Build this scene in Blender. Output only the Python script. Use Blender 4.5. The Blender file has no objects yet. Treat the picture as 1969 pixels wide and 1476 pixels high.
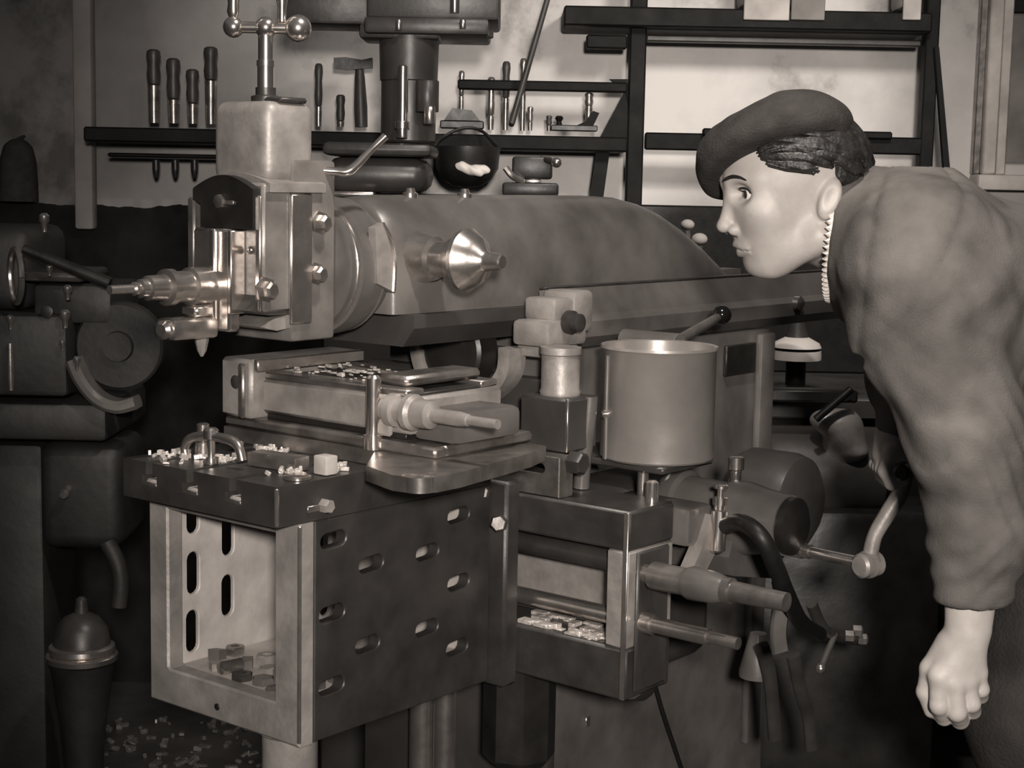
import bpy, bmesh, math, random
import numpy as np
from mathutils import Vector, Matrix

random.seed(7)
scene = bpy.context.scene
COL = scene.collection

# ------------------------------------------------------------------ camera
FPX, CX, CY = 3087.0, 984.5, 738.0            # focal length in pixels of a 1969 x 1476 frame
AX = np.array([[0.6290, 0.0847, -0.7728],     # machine axes seen from the camera: ram axis (x)
               [-0.7772, 0.0938, -0.6223],    # cross-rail axis (y)
               [0.0198, 0.9920, 0.1247]])     # up (z)
u_, s_, vt_ = np.linalg.svd(AX); AX = u_ @ vt_
CAM = np.array([-1.407, -1.479, 1.360])
cam = bpy.data.cameras.new('camera'); camo = bpy.data.objects.new('camera', cam); COL.objects.link(camo)
cam.sensor_width = 36.0; cam.lens = 36.0 * FPX / 1969.0; cam.clip_end = 60
m4 = Matrix.Identity(4)
for i in range(3):
    for j in range(3): m4[i][j] = AX[i][j]
    m4[i][3] = CAM[i]
camo.matrix_world = m4
scene.camera = camo
cam.dof.use_dof = False

# ------------------------------------------------------------------ light
scene.view_settings.view_transform = 'Standard'; scene.view_settings.look = 'None'
scene.view_settings.gamma = 1.0; scene.view_settings.use_curve_mapping = False
scene.view_settings.exposure = 0.0
H = -AX[:, 2].copy(); H[2] = 0; H /= np.linalg.norm(H)     # level viewing direction
R = np.array([H[1], -H[0], 0.0])                           # level direction to the right
world = bpy.data.worlds.new('world'); scene.world = world; world.use_nodes = True
bgn = world.node_tree.nodes['Background']; bgn.inputs[0].default_value = (0.95, 0.98, 1.05, 1); bgn.inputs[1].default_value = 0.045

def spot(name, loc, aim, watts, size, ang, blend, col=(1, .93, .86)):
    l = bpy.data.lights.new(name, 'SPOT'); o = bpy.data.objects.new(name, l); COL.objects.link(o)
    l.energy = watts; l.shadow_soft_size = size; l.spot_size = math.radians(ang); l.spot_blend = blend; l.color = col
    o.location = loc
    o.rotation_euler = (Vector(aim) - Vector(loc)).to_track_quat('-Z', 'Y').to_euler()
    return o
fl = CAM + R * 0.15 - H * 0.75 + np.array([0, 0, 0.30])
spot('photo_flash_lamp', fl, CAM + H * 3.0 + R * 0.34 + np.array([0, 0, -0.34]), 410, 0.10, 54, 0.9)
hl = CAM + H * 2.55 + R * 0.70 + np.array([0, 0, 0.80])      # unseen fill light added over the tool rack to brighten the wall
spot('wall_fill_spot', hl, CAM + H * 4.15 + R * 0.42 + np.array([0, 0, 0.0]), 62, 0.12, 78, 1.0)

ol = CAM + H * 1.75 + R * 0.25 + np.array([0, 0, 1.25])     # hanging workshop lamp over the machine, above the picture
spot('hanging_shop_lamp', ol, CAM + H * 2.45 + R * 0.2 + np.array([0, 0, -.5]), 85, 0.06, 110, 1.0)

# ------------------------------------------------------------------ pixel helpers
def ray(px, py): return AX @ np.array([(px - CX) / FPX, -(py - CY) / FPX, -1.0])
def at_x(px, py, x): r = ray(px, py); return CAM + r * (x - CAM[0]) / r[0]
def at_y(px, py, y): r = ray(px, py); return CAM + r * (y - CAM[1]) / r[1]
def at_z(px, py, z): r = ray(px, py); return CAM + r * (z - CAM[2]) / r[2]
def at_d(px, py, d): r = ray(px, py); return CAM + r * d / (r @ H)
def S(px, py, d):
    p = at_d(px, py, d) - CAM
    return float(p @ R), float(p[2] + CAM[2])
ROOM = Matrix(((R[0], H[0], 0, CAM[0]), (R[1], H[1], 0, CAM[1]), (0, 0, 1, 0), (0, 0, 0, 1)))   # (right, depth, up) of the room

# ------------------------------------------------------------------ materials
def g(v, warm=1.0):
    return (v * (1 + .075 * warm), v * (1 - .012 * warm), v * (1 - .075 * warm), 1)
MATS = {}
def mat(name, v, rough=.5, metal=0.0, var=.25, scale=14.0, bump=.06, bscale=60.0, spec=.5, warm=1.0, sss=0, v2=None, rvar=.12):
    if name in MATS: return MATS[name]
    m = bpy.data.materials.new(name); m.use_nodes = True; MATS[name] = m
    nt = m.node_tree; N = nt.nodes; L = nt.links
    bs = N['Principled BSDF']
    tc = N.new('ShaderNodeTexCoord')
    n1 = N.new('ShaderNodeTexNoise'); n1.inputs['Scale'].default_value = scale; n1.inputs['Detail'].default_value = 6
    L.new(tc.outputs['Object'], n1.inputs['Vector'])
    cr = N.new('ShaderNodeValToRGB')
    a = v * (1 - var); b = v * (1 + var)
    if v2 is not None: a, b = v2, v
    cr.color_ramp.elements[0].position = .32; cr.color_ramp.elements[0].color = g(a, warm)
    cr.color_ramp.elements[1].position = .68; cr.color_ramp.elements[1].color = g(b, warm)
    L.new(n1.outputs['Fac'], cr.inputs['Fac'])
    L.new(cr.outputs['Color'], bs.inputs['Base Color'])
    bs.inputs['Metallic'].default_value = metal
    bs.inputs['Specular IOR Level'].default_value = spec
    mr = N.new('ShaderNodeMapRange'); mr.inputs['To Min'].default_value = max(.03, rough - rvar); mr.inputs['To Max'].default_value = min(1, rough + rvar)
    n3 = N.new('ShaderNodeTexNoise'); n3.inputs['Scale'].default_value = scale * 1.7; n3.inputs['Detail'].default_value = 4
    L.new(tc.outputs['Object'], n3.inputs['Vector']); L.new(n3.outputs['Fac'], mr.inputs['Value'])
    L.new(mr.outputs['Result'], bs.inputs['Roughness'])
    if bump > 0:
        n2 = N.new('ShaderNodeTexNoise'); n2.inputs['Scale'].default_value = bscale; n2.inputs['Detail'].default_value = 5
        L.new(tc.outputs['Object'], n2.inputs['Vector'])
        bp = N.new('ShaderNodeBump'); bp.inputs['Strength'].default_value = bump; bp.inputs['Distance'].default_value = .01
        L.new(n2.outputs['Fac'], bp.inputs['Height']); L.new(bp.outputs['Normal'], bs.inputs['Normal'])
    if sss:
        bs.inputs['Subsurface Weight'].default_value = sss; bs.inputs['Subsurface Radius'].default_value = (.008, .004, .003)
    return m

IRON = mat('dark oiled iron', .045, .42, .25, .3, 18, .05)
IRONB = mat('black painted iron', .016, .40, 0, .3, 18, .05)
PAINT = mat('grey painted casting', .125, .33, .15, .32, 9, .06, 40)
PAINTD = mat('dark grey painted casting', .05, .40, .1, .25, 9, .06, 40)
CAST = mat('bare grey cast iron', .31, .46, .3, .25, 22, .08, 90)
STEEL = mat('machined steel', .52, .27, .9, .2, 20, .03)
BRIGHT = mat('polished steel', .80, .20, .95, .1, 20, .0, rvar=.06)
DULL = mat('dull steel', .30, .32, .8, .35, 25, .05)
CAN = mat('tinned sheet', .36, .31, .5, .16, 10, .05, 25)
WOODD = mat('dark stained wood', .007, .65, 0, .35, 12, .08, spec=.2)
WOODM = mat('worn wooden handle', .05, .45, 0, .35, 12, .05)
BLACK = mat('black bakelite', .008, .12, 0, .2, 12, 0)
RUBBER = mat('black rubber hose', .008, .5, 0, .3, 30, .05)
HEADM = mat('worn grey machined casting', .20, .42, .3, .28, 20, .06, 80)
INNER = mat('scoured pale cast iron', .48, .6, .1, .2, 16, .08, 90)
CHIP = mat('steel swarf', .62, .3, .4, .35, 90, .05)
WHITE = mat('white enamel', .7, .5, 0, .08, 10, .02)
PAPER = mat('grey cardboard', .42, .8, 0, .3, 9, .05)
FLOORM = mat('oily concrete floor', .045, .55, 0, .5, 3.5, .15, 25)
SKIN = mat('skin', .43, .5, 0, .09, 38, .05, 260, spec=.35, sss=.12)
JACKET = mat('worn cotton work jacket', .150, .95, 0, .38, 11, .16, 330, spec=.08, v2=.072)
LINING = mat('pale fleece trim', .62, .9, 0, .12, 60, .3, 200, spec=.1)
TROUSER = mat('dark cotton trousers', .035, .9, 0, .3, 14, .3, 220, spec=.1)
FELT = mat('dark felt beret', .042, .95, 0, .18, 40, .3, 300, spec=.1)
HAIRM = mat('dark hair', .018, .45, 0, .6, 60, .3, 120, spec=.5)
LEATHER = mat('dark leather', .02, .4, 0, .2, 30, .1)

# ------------------------------------------------------------------ mesh builder
class B:
    def __init__(s, M=None): s.v = []; s.f = []; s.M = M
    def add(s, vs, fs):
        o = len(s.v)
        if s.M is not None: vs = [s.M @ Vector(v) for v in vs]
        s.v += [tuple(map(float, v)) for v in vs]; s.f += [tuple(i + o for i in f) for f in fs]; return s
    def box(s, x0, x1, y0, y1, z0, z1, bev=.003, seg=1, rot=None):
        x0, x1 = min(x0, x1), max(x0, x1); y0, y1 = min(y0, y1), max(y0, y1); z0, z1 = min(z0, z1), max(z0, z1)
        b = bmesh.new(); bmesh.ops.create_cube(b, size=1)
        c = Vector(((x0 + x1) / 2, (y0 + y1) / 2, (z0 + z1) / 2)); d = (x1 - x0, y1 - y0, z1 - z0)
        for v in b.verts: v.co = Vector((v.co.x * d[0], v.co.y * d[1], v.co.z * d[2]))
        bev = min(bev, .45 * min(d))
        if bev > 0: bmesh.ops.bevel(b, geom=b.edges[:], offset=bev, segments=seg, affect='EDGES', profile=.5)
        b.verts.index_update()
        vs = [((rot @ v.co) if rot is not None else v.co) + c for v in b.verts]
        s.add(vs, [[v.index for v in f.verts] for f in b.faces]); b.free(); return s
    def lathe(s, p0, d, prof, n=28):
        p0 = Vector(p0); d = Vector(d).normalized()
        a = d.orthogonal().normalized(); c = d.cross(a)
        vs = []; fs = []
        for t, r in prof:
            for k in range(n):
                th = 2 * math.pi * k / n
                vs.append(p0 + d * t + (a * math.cos(th) + c * math.sin(th)) * max(r, 1e-5))
        m = len(prof)
        for i in range(m - 1):
            for k in range(n):
                k2 = (k + 1) % n
                fs.append((i * n + k, i * n + k2, (i + 1) * n + k2, (i + 1) * n + k))
        fs.append(tuple(range(n - 1, -1, -1))); fs.append(tuple((m - 1) * n + k for k in range(n)))
        return s.add(vs, fs)
    def cyl(s, p0, p1, r0, r1=None, n=20, ch=.0015):
        r1 = r0 if r1 is None else r1
        p0 = Vector(p0); p1 = Vector(p1); L = (p1 - p0).length; ch = min(ch, r0 * .4, r1 * .4 + 1e-4, L * .3)
        return s.lathe(p0, p1 - p0, [(0, r0 - ch), (ch, r0), (L - ch, r1), (L, r1 - ch)], n)
    def ball(s, c, r, n=16):
        rr = (r, r, r) if not hasattr(r, '__len__') else r
        vs = []; fs = []; m = n // 2
        for i in range(1, m):
            ph = math.pi * i / m
            for k in range(n):
                th = 2 * math.pi * k / n
                vs.append((c[0] + rr[0] * math.sin(ph) * math.cos(th), c[1] + rr[1] * math.sin(ph) * math.sin(th), c[2] + rr[2] * math.cos(ph)))
        for i in range(m - 2):
            for k in range(n): fs.append((i * n + k, (i + 1) * n + k, (i + 1) * n + (k + 1) % n, i * n + (k + 1) % n))
        t = len(vs); vs.append((c[0], c[1], c[2] + rr[2])); vs.append((c[0], c[1], c[2] - rr[2]))
        for k in range(n):
            fs.append((t, k, (k + 1) % n)); q = (m - 2) * n
            fs.append((t + 1, q + (k + 1) % n, q + k))
        return s.add(vs, fs)
    def tube(s, pts, r, n=12, sub=6, flat=None):
        P = [Vector(p) for p in pts]; rs = r if hasattr(r, '__len__') else [r] * len(P)
        if sub > 1 and len(P) > 2:
            Q = []; q = []
            for i in range(len(P) - 1):
                p0 = P[max(i - 1, 0)]; p1 = P[i]; p2 = P[i + 1]; p3 = P[min(i + 2, len(P) - 1)]
                for k in range(sub):
                    t = k / sub
                    Q.append(.5 * ((2 * p1) + (p2 - p0) * t + (2 * p0 - 5 * p1 + 4 * p2 - p3) * t * t + (3 * p1 - p0 - 3 * p2 + p3) * t ** 3))
                    q.append(rs[i] * (1 - t) + rs[i + 1] * t)
            Q.append(P[-1]); q.append(rs[-1]); P, rs = Q, q
        vs = []; fs = []; up = None
        for i, p in enumerate(P):
            d = (P[min(i + 1, len(P) - 1)] - P[max(i - 1, 0)]).normalized()
            a = d.orthogonal().normalized() if up is None else (up - d * up.dot(d)).normalized()
            if up is None and flat is not None: a = (Vector(flat[0]) - d * Vector(flat[0]).dot(d)).normalized()
            up = a; c = d.cross(a)
            for k in range(n):
                th = 2 * math.pi * (k + .5) / n
                ca, sa = math.cos(th), math.sin(th)
                if flat is not None:      # rounded flat strip: half width along a, half thickness along c
                    vs.append(p + a * flat[1] * max(-1, min(1, ca * 1.3)) + c * flat[2] * max(-1, min(1, sa * 1.3)))
                else: vs.append(p + (a * ca + c * sa) * rs[i])
        for i in range(len(P) - 1):
            for k in range(n): fs.append((i * n + k, i * n + (k + 1) % n, (i + 1) * n + (k + 1) % n, (i + 1) * n + k))
        fs.append(tuple(range(n - 1, -1, -1))); fs.append(tuple((len(P) - 1) * n + k for k in range(n)))
        return s.add(vs, fs)
    def prism(s, poly, axis, a, b):
        def P(q, t):
            return {'x': (t, q[0], q[1]), 'y': (q[0], t, q[1]), 'z': (q[0], q[1], t)}[axis]
        n = len(poly)
        ar = sum(poly[i][0] * poly[(i + 1) % n][1] - poly[(i + 1) % n][0] * poly[i][1] for i in range(n))
        vs = [P(q, a) for q in poly] + [P(q, b) for q in poly]
        fs = [tuple(range(n)), tuple(range(2 * n - 1, n - 1, -1))] + [(i, i + n, (i + 1) % n + n, (i + 1) % n) for i in range(n)]
        return s.add(vs, fs)
    def raw(s, vs, fs): return s.add(vs, fs)

def plate(poly, holes, thick, axis, at, bev=.0015):
    """flat plate with holes; poly in the two other axes; from 'at' to 'at'+thick"""
    cu = bpy.data.curves.new('tmp', 'CURVE'); cu.dimensions = '2D'; cu.fill_mode = 'BOTH'
    cu.extrude = max(thick / 2 - bev, .0005); cu.bevel_depth = bev; cu.bevel_resolution = 0; cu.offset = -bev
    for pl in [poly] + list(holes):
        sp = cu.splines.new('POLY'); sp.points.add(len(pl) - 1); sp.use_cyclic_u = True
        for p, q in zip(sp.points, pl): p.co = (q[0], q[1], 0, 1)
    o = bpy.data.objects.new('tmp', cu); COL.objects.link(o)
    dg = bpy.context.evaluated_depsgraph_get(); me = bpy.data.meshes.new_from_object(o.evaluated_get(dg))
    vs = []
    for v in me.vertices:
        a, b, t = v.co; t = at + thick / 2 + t
        vs.append({'x': (t, a, b), 'y': (a, t, b), 'z': (a, b, t)}[axis])
    fs = [tuple(p.vertices) for p in me.polygons]
    bpy.data.objects.remove(o); bpy.data.curves.remove(cu); bpy.data.meshes.remove(me)
    return vs, fs

def capsule2(cx, cy, w, h, n=6, ang=0):
    """outline of a slot w x h (the longer one rounded at its ends)"""
    pts = []; r = min(w, h) / 2; l = max(w, h) / 2 - r
    for sgn, a0 in ((1, -90), (-1, 90)):
        for k in range(n + 1):
            a = math.radians(a0 + 180 * k / n)
            pts.append((sgn * l + r * math.cos(a), r * math.sin(a)))
    if h > w: pts = [(-y, x) for x, y in pts]
    c, s_ = math.cos(ang), math.sin(ang)
    return [(cx + x * c - y * s_, cy + x * s_ + y * c) for x, y in pts]

WORLD = {}
def finish(me, angle=38):
    bm = bmesh.new(); bm.from_mesh(me); bmesh.ops.recalc_face_normals(bm, faces=bm.faces); bm.to_mesh(me); bm.free()
    me.polygons.foreach_set('use_smooth', [True] * len(me.polygons))
    me.set_sharp_from_angle(angle=math.radians(angle))
def obj(name, b, m, parent=None, label=None, category=None, group=None, kind=None, angle=38, fix=True):
    V_ = np.array(b.v); lo = V_.min(0); hi = V_.max(0)
    c = np.array([(lo[0] + hi[0]) / 2, (lo[1] + hi[1]) / 2, lo[2]])
    me = bpy.data.meshes.new(name); me.from_pydata((V_ - c).tolist(), [], b.f); me.update()
    if fix: finish(me, angle)
    else: me.polygons.foreach_set('use_smooth', [True] * len(me.polygons))
    me.materials.append(m)
    o = bpy.data.objects.new(name, me); COL.objects.link(o); WORLD[o.name] = c
    if parent is not None:
        o.parent = parent; o.location = c - WORLD[parent.name]
    else: o.location = c
    if label: o['label'] = label
    if category: o['category'] = category
    if group: o['group'] = group
    if kind: o['kind'] = kind
    return o
def thing(name, label, category, loc, group=None):
    o = bpy.data.objects.new(name, None); o.empty_display_size = .05; COL.objects.link(o)
    o.location = loc; WORLD[o.name] = np.array(loc, float)
    o['label'] = label; o['category'] = category
    if group: o['group'] = group
    return o
def bolt_head(p, d, r, h, n=6):
    return B().lathe(p, d, [(0, r), (h * .8, r), (h, r * .8)], n)

# ================================================================== THE ROOM
def struct(name, b, m, parent=None, **k): return obj(name, b, m, parent, kind='structure', **k)
WD = 4.20                                                   # depth of the back wall
def wall_material():
    m = bpy.data.materials.new('whitewashed wall over dark dado'); m.use_nodes = True
    nt = m.node_tree; N = nt.nodes; L = nt.links; bs = N['Principled BSDF']; bs.inputs['Roughness'].default_value = .9
    bs.inputs['Specular IOR Level'].default_value = .1
    ge = N.new('ShaderNodeNewGeometry'); sx = N.new('ShaderNodeSeparateXYZ'); L.new(ge.outputs['Position'], sx.inputs[0])
    n0 = N.new('ShaderNodeTexNoise'); n0.inputs['Scale'].default_value = 2.6; n0.inputs['Detail'].default_value = 9; n0.inputs['Roughness'].default_value = .62
    L.new(ge.outputs['Position'], n0.inputs['Vector'])
    c0 = N.new('ShaderNodeValToRGB'); e = c0.color_ramp.elements
    e[0].position = .36; e[0].color = g(.34, .6); e[1].position = .62; e[1].color = g(.80, .6)
    x = c0.color_ramp.elements.new(.45); x.color = g(.66, .6)
    L.new(n0.outputs['Fac'], c0.inputs['Fac'])
    # patchy wash darkens the left wall colour, standing in for lamp falloff
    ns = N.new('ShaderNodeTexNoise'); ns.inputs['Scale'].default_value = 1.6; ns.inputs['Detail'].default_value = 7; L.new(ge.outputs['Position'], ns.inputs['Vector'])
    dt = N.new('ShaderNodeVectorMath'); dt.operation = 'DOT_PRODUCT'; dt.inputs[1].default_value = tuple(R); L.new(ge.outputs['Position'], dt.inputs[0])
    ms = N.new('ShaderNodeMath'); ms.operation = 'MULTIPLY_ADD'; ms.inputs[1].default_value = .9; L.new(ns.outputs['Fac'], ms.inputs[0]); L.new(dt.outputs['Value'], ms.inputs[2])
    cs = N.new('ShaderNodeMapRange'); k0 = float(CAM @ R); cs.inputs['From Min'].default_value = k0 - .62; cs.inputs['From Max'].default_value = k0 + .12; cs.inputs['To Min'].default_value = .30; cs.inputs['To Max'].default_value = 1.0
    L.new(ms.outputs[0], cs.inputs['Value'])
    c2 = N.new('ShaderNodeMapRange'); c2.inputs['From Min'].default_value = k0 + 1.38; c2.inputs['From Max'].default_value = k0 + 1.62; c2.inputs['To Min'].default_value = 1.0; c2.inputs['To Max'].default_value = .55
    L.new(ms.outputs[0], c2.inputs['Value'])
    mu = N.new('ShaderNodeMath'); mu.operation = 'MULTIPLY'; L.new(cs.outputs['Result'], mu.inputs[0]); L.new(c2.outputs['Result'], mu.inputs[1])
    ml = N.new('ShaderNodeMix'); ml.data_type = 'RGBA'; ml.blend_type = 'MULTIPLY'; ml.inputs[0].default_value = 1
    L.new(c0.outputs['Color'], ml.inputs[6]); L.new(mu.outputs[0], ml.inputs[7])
    n1 = N.new('ShaderNodeTexNoise'); n1.inputs['Scale'].default_value = 9; n1.inputs['Detail'].default_value = 6; L.new(ge.outputs['Position'], n1.inputs['Vector'])
    c1 = N.new('ShaderNodeValToRGB'); c1.color_ramp.elements[0].position = .3; c1.color_ramp.elements[0].color = g(.008); c1.color_ramp.elements[1].position = .75; c1.color_ramp.elements[1].color = g(.026)
    L.new(n1.outputs['Fac'], c1.inputs['Fac'])
    ad = N.new('ShaderNodeMath'); ad.operation = 'MULTIPLY_ADD'; ad.inputs[1].default_value = .05; L.new(n1.outputs['Fac'], ad.inputs[0]); L.new(sx.outputs['Z'], ad.inputs[2])
    gt = N.new('ShaderNodeMath'); gt.operation = 'GREATER_THAN'; gt.inputs[1].default_value = 1.305; L.new(ad.outputs[0], gt.inputs[0])
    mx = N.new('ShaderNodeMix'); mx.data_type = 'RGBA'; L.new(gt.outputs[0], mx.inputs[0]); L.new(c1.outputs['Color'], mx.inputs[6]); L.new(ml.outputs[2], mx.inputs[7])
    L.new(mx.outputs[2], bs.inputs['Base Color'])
    bp = N.new('ShaderNodeBump'); bp.inputs['Strength'].default_value = .25; bp.inputs['Distance'].default_value = .02
    L.new(n0.outputs['Fac'], bp.inputs['Height']); L.new(bp.outputs['Normal'], bs.inputs['Normal'])
    return m
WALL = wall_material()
PLAST = mat('plaster pilaster', .24, .85, 0, .2, 6, .1)
struct('floor', B(ROOM).box(-3.6, 3.2, -2.6, WD + .1, -.08, 0, 0), FLOORM)
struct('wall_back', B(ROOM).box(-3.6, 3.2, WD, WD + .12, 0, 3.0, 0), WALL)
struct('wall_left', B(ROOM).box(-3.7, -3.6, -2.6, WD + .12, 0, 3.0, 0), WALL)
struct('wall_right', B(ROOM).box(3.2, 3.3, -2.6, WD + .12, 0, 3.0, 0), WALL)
sl, _ = S(150, 200, WD); sr, _ = S(186, 200, WD); _, zb_ = S(170, 440, WD)
struct('trim_1', B(ROOM).box(sl, sr, WD - .05, WD - .001, zb_, 3.0, .008, 2), PLAST, label='pale plaster pipe casing running up the wall')

# window at the far right: outer frame, mullion and dim panes, with its sill
wx0, wz0 = S(1878, 335, WD); wx1 = wx0 + .62
wf = struct('window_1', B(ROOM).box(wx0, wx0 + .035, WD - .05, WD - .001, wz0, 2.9, .004).box(wx1 - .035, wx1, WD - .05, WD - .001, wz0, 2.9, .004), mat('weathered window wood', .38, .8, 0, .3, 8, .2))
GLASS = mat('grimy window glass', .17, .25, 0, .45, 5, .02)
for zz in (0, .42, .84, 1.26):
    for k in range(2):
        a = wx0 + .06 + k * .265
        struct('pane', B(ROOM).box(a, a + .235, WD - .012, WD - .002, wz0 + .03 + zz, wz0 + .41 + zz, .001), GLASS, wf)
struct('mullion', B(ROOM).box(wx0 + .295, wx0 + .325, WD - .045, WD - .002, wz0, 2.9, .003), MATS['weathered window wood'], wf)
for zz in (.42, .84, 1.26):
    struct('glazing_bar', B(ROOM).box(wx0 + .036, wx1 - .036, WD - .035, WD - .002, wz0 + zz - .012, wz0 + zz + .022, .003), WOODD, wf)
struct('sash_stile', B(ROOM).box(wx0 + .0365, wx0 + .062, WD - .038, WD - .002, wz0 + .0, 2.9, .003), MATS['weathered window wood'], wf)
struct('sash_bead', B(ROOM).box(wx0 - .02, wx0 - .0005, WD - .03, WD - .002, wz0, 2.9, .003), DULL, wf)
struct('window_sill', B(ROOM).box(wx0 - .02, wx1 + .03, WD - .09, WD - .001, wz0 - .04, wz0 - .0005, .006, 2), MATS['weathered window wood'], wf)

# ================================================================== SHAPING MACHINE
YC = .20                                                    # centre line of the ram
M0 = thing('shaping_machine', 'large grey metal shaping machine with ram, tool head and slotted box table', 'machine', (.85, YC, 0))

# ---- base and column
base = obj('base', B().box(.10, 1.30, -.08, .42, 0, .11, .02, 2), PAINTD, M0)
col_b = B().prism([(.56, .105), (1.28, .105), (1.24, 1.095), (.56, 1.095)], 'y', .035, .37)
column = obj('column', col_b, PAINT, M0)
q = at_y(1395, 665, .03); q2 = at_y(1450, 715, .03)
obj('cover_plate', B().box(q[0], q2[0], .026, .0345, q2[2], q[2], .002), IRONB, column)
q = at_y(1455, 690, .03)
obj('corner_rib', B().box(q[0], q[0] + .05, .018, .0345, .3, 1.09, .006, 2), PAINT, column)
# light vertical flange on the column's front edge
obj('column_way', B().box(.535, .5595, .0, .40, .12, 1.06, .006, 2), PAINTD, column)
rod = B()
for (x0, x1, y) in ((793, 830, .30), (838, 872, .22)):
    a = at_x(x0, 1420, .50); b_ = at_x(x1, 1420, .50)
    obj('elevation_guide', B().cyl((.50, (a[1] + b_[1]) / 2, .1095), (.50, (a[1] + b_[1]) / 2, .72), abs(a[1] - b_[1]) / 2, n=18), STEEL, M0)
a = at_x(935, 1400, .47); b_ = at_x(1055, 1400, .47); yy = (a[1] + b_[1]) / 2; rr = abs(a[1] - b_[1]) / 2
zz = at_x(990, 1462, .47)[2]
obj('elevating_screw_housing', B().lathe((.475, yy, zz), (0, 0, 1), [(0, rr * .75), (.012, rr * .92), (.02, rr * .92), (.63 - zz, rr * .92)], 8), IRONB, M0)
obj('elevating_screw', B().cyl((.475, yy, .1095), (.475, yy, zz + .02), .016), DULL, M0)

# ---- cross rail with screws
rail = obj('cross_rail', B().box(.42, .5345, -.225, .44, .847, .904, .004).box(.42, .5345, -.225, .44, .63, .705, .004), IRON, M0)
obj('rail_web', B().box(.505, .534, -.186, .44, .7055, .8465, .002), CAST, rail)
obj('end_plate', B().box(.4195, .5346, -.2245, -.187, .7055, .8465, .003), CAST, rail)
obj('edge_strip', B().box(.4165, .4195, -.2252, -.2165, .632, .903, .001), STEEL, rail)
obj('end_cover', B().box(.435, .515, -.232, -.2255, .64, .845, .004), PAINTD, rail)
cp = B()
for k in range(46):
    x = random.uniform(.425, .49); y = random.uniform(-.18, -.03); h = random.uniform(.002, .007)
    cp.box(x, x + random.uniform(.004, .02), y, y + random.uniform(.004, .03), .7052, .7052 + h, .0005)
obj('swarf_on_ledge', cp, CHIP, rail, kind='stuff')
obj('cross_feed_screw', B().cyl((.452, -.19, .822), (.452, .30, .822), .0155), IRON, rail)
obj('splined_feed_rod', B().lathe((.452, .30, .741), (0, -1, 0), [(0, .013), (.525, .013), (.526, .0155), (.548, .0155), (.549, .012), (.64, .012), (.641, .0088), (.688, .0088)], 20), STEEL, rail)
obj('feed_shaft', B().lathe((.452, -.2246, .812), (0, -1, 0), [(0, .014), (.02, .014), (.021, .020), (.10, .019), (.101, .015), (.125, .015), (.126, .018), (.15, .018), (.151, .0145), (.235, .013)], 24), DULL, rail)
# bracket and slotted bar above the rail, with block and round post under the ram guide
obj('slotted_bar', B().raw(*plate([(-.095, .905), (.06, .905), (.06, .965), (-.095, .965)], [capsule2(-.04, .945, .055, .014)], .035, 'x', .425)), DULL, rail)
q = at_x(1095, 880, .47)
obj('clamp_nut', bolt_head((.455, -.0955, .955), (0, -1, 0), .018, .022), IRON, rail)
obj('post_block', B().box(.455, .53, -.085, .005, .966, 1.046, .004), PAINTD, M0)
obj('post_block_edge', B().box(.4535, .4565, -.0865, -.081, .968, 1.0465, .0008), STEEL, M0)
obj('round_post', B().lathe((.495, -.04, 1.0455), (0, 0, 1), [(0, .030), (.006, .031), (.01, .029), (.06, .029), (.062, .031), (.072, .031)], 28), CAST, M0)

# ---- saddle behind the table
obj('saddle', B().box(.386, .4195, -.03, .33, .615, .925, .005), IRON, M0)
for (px, py, s_) in ((930, 945, .012), (962, 1005, .013)):
    p = at_x(px, py, .386); o_ = bolt_head((.3855, max(p[1], -.02), p[2]), (-1, -.6, .2), s_, .02)
    obj('saddle_bolt', o_, STEEL, M0)

# ---- the box table with its slots
outer = lambda a0, a1, b0, b1: [(a0, b0), (a1, b0), (a1, b1), (a0, b1)]
SL = [(.062, .888), (.060, .789), (.060, .690), (.134, .843), (.128, .732), (.248, .840), (.249, .730), (.314, .883), (.316, .784), (.315, .687)]
holes = [capsule2(x, z, .047, .021, ang=.06) for x, z in SL]
table = obj('table', B().raw(*plate(outer(.028, .3845, .6205, .918), holes, .020, 'y', 0)), IRON, M0)
SL2 = [(.057, .885), (.057, .797), (.055, .712), (.122, .842), (.121, .752), (.26, .842), (.26, .752), (.32, .885), (.32, .797), (.32, .712)]
obj('far_side_wall', B().raw(*plate(outer(.028, .3845, .6205, .918), [capsule2(x, z, .022, .062) for x, z in SL2], .008, 'y', .277)), INNER, table)
obj('end_wall', B().box(.357, .3845, .0285, .2765, .6205, .918, .002), INNER, table)
obj('bottom_wall', B().box(.0285, .3565, .0285, .2765, .6205, .669, .002), INNER, table)
fr_holes = [[(.047, .672), (.26, .672), (.264, .676), (.264, .9), (.047, .9)]]
obj('front_frame', B().raw(*plate(outer(0, .305, .62, .918), fr_holes, .028, 'x', 0, .003)), CAST, table)
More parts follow.
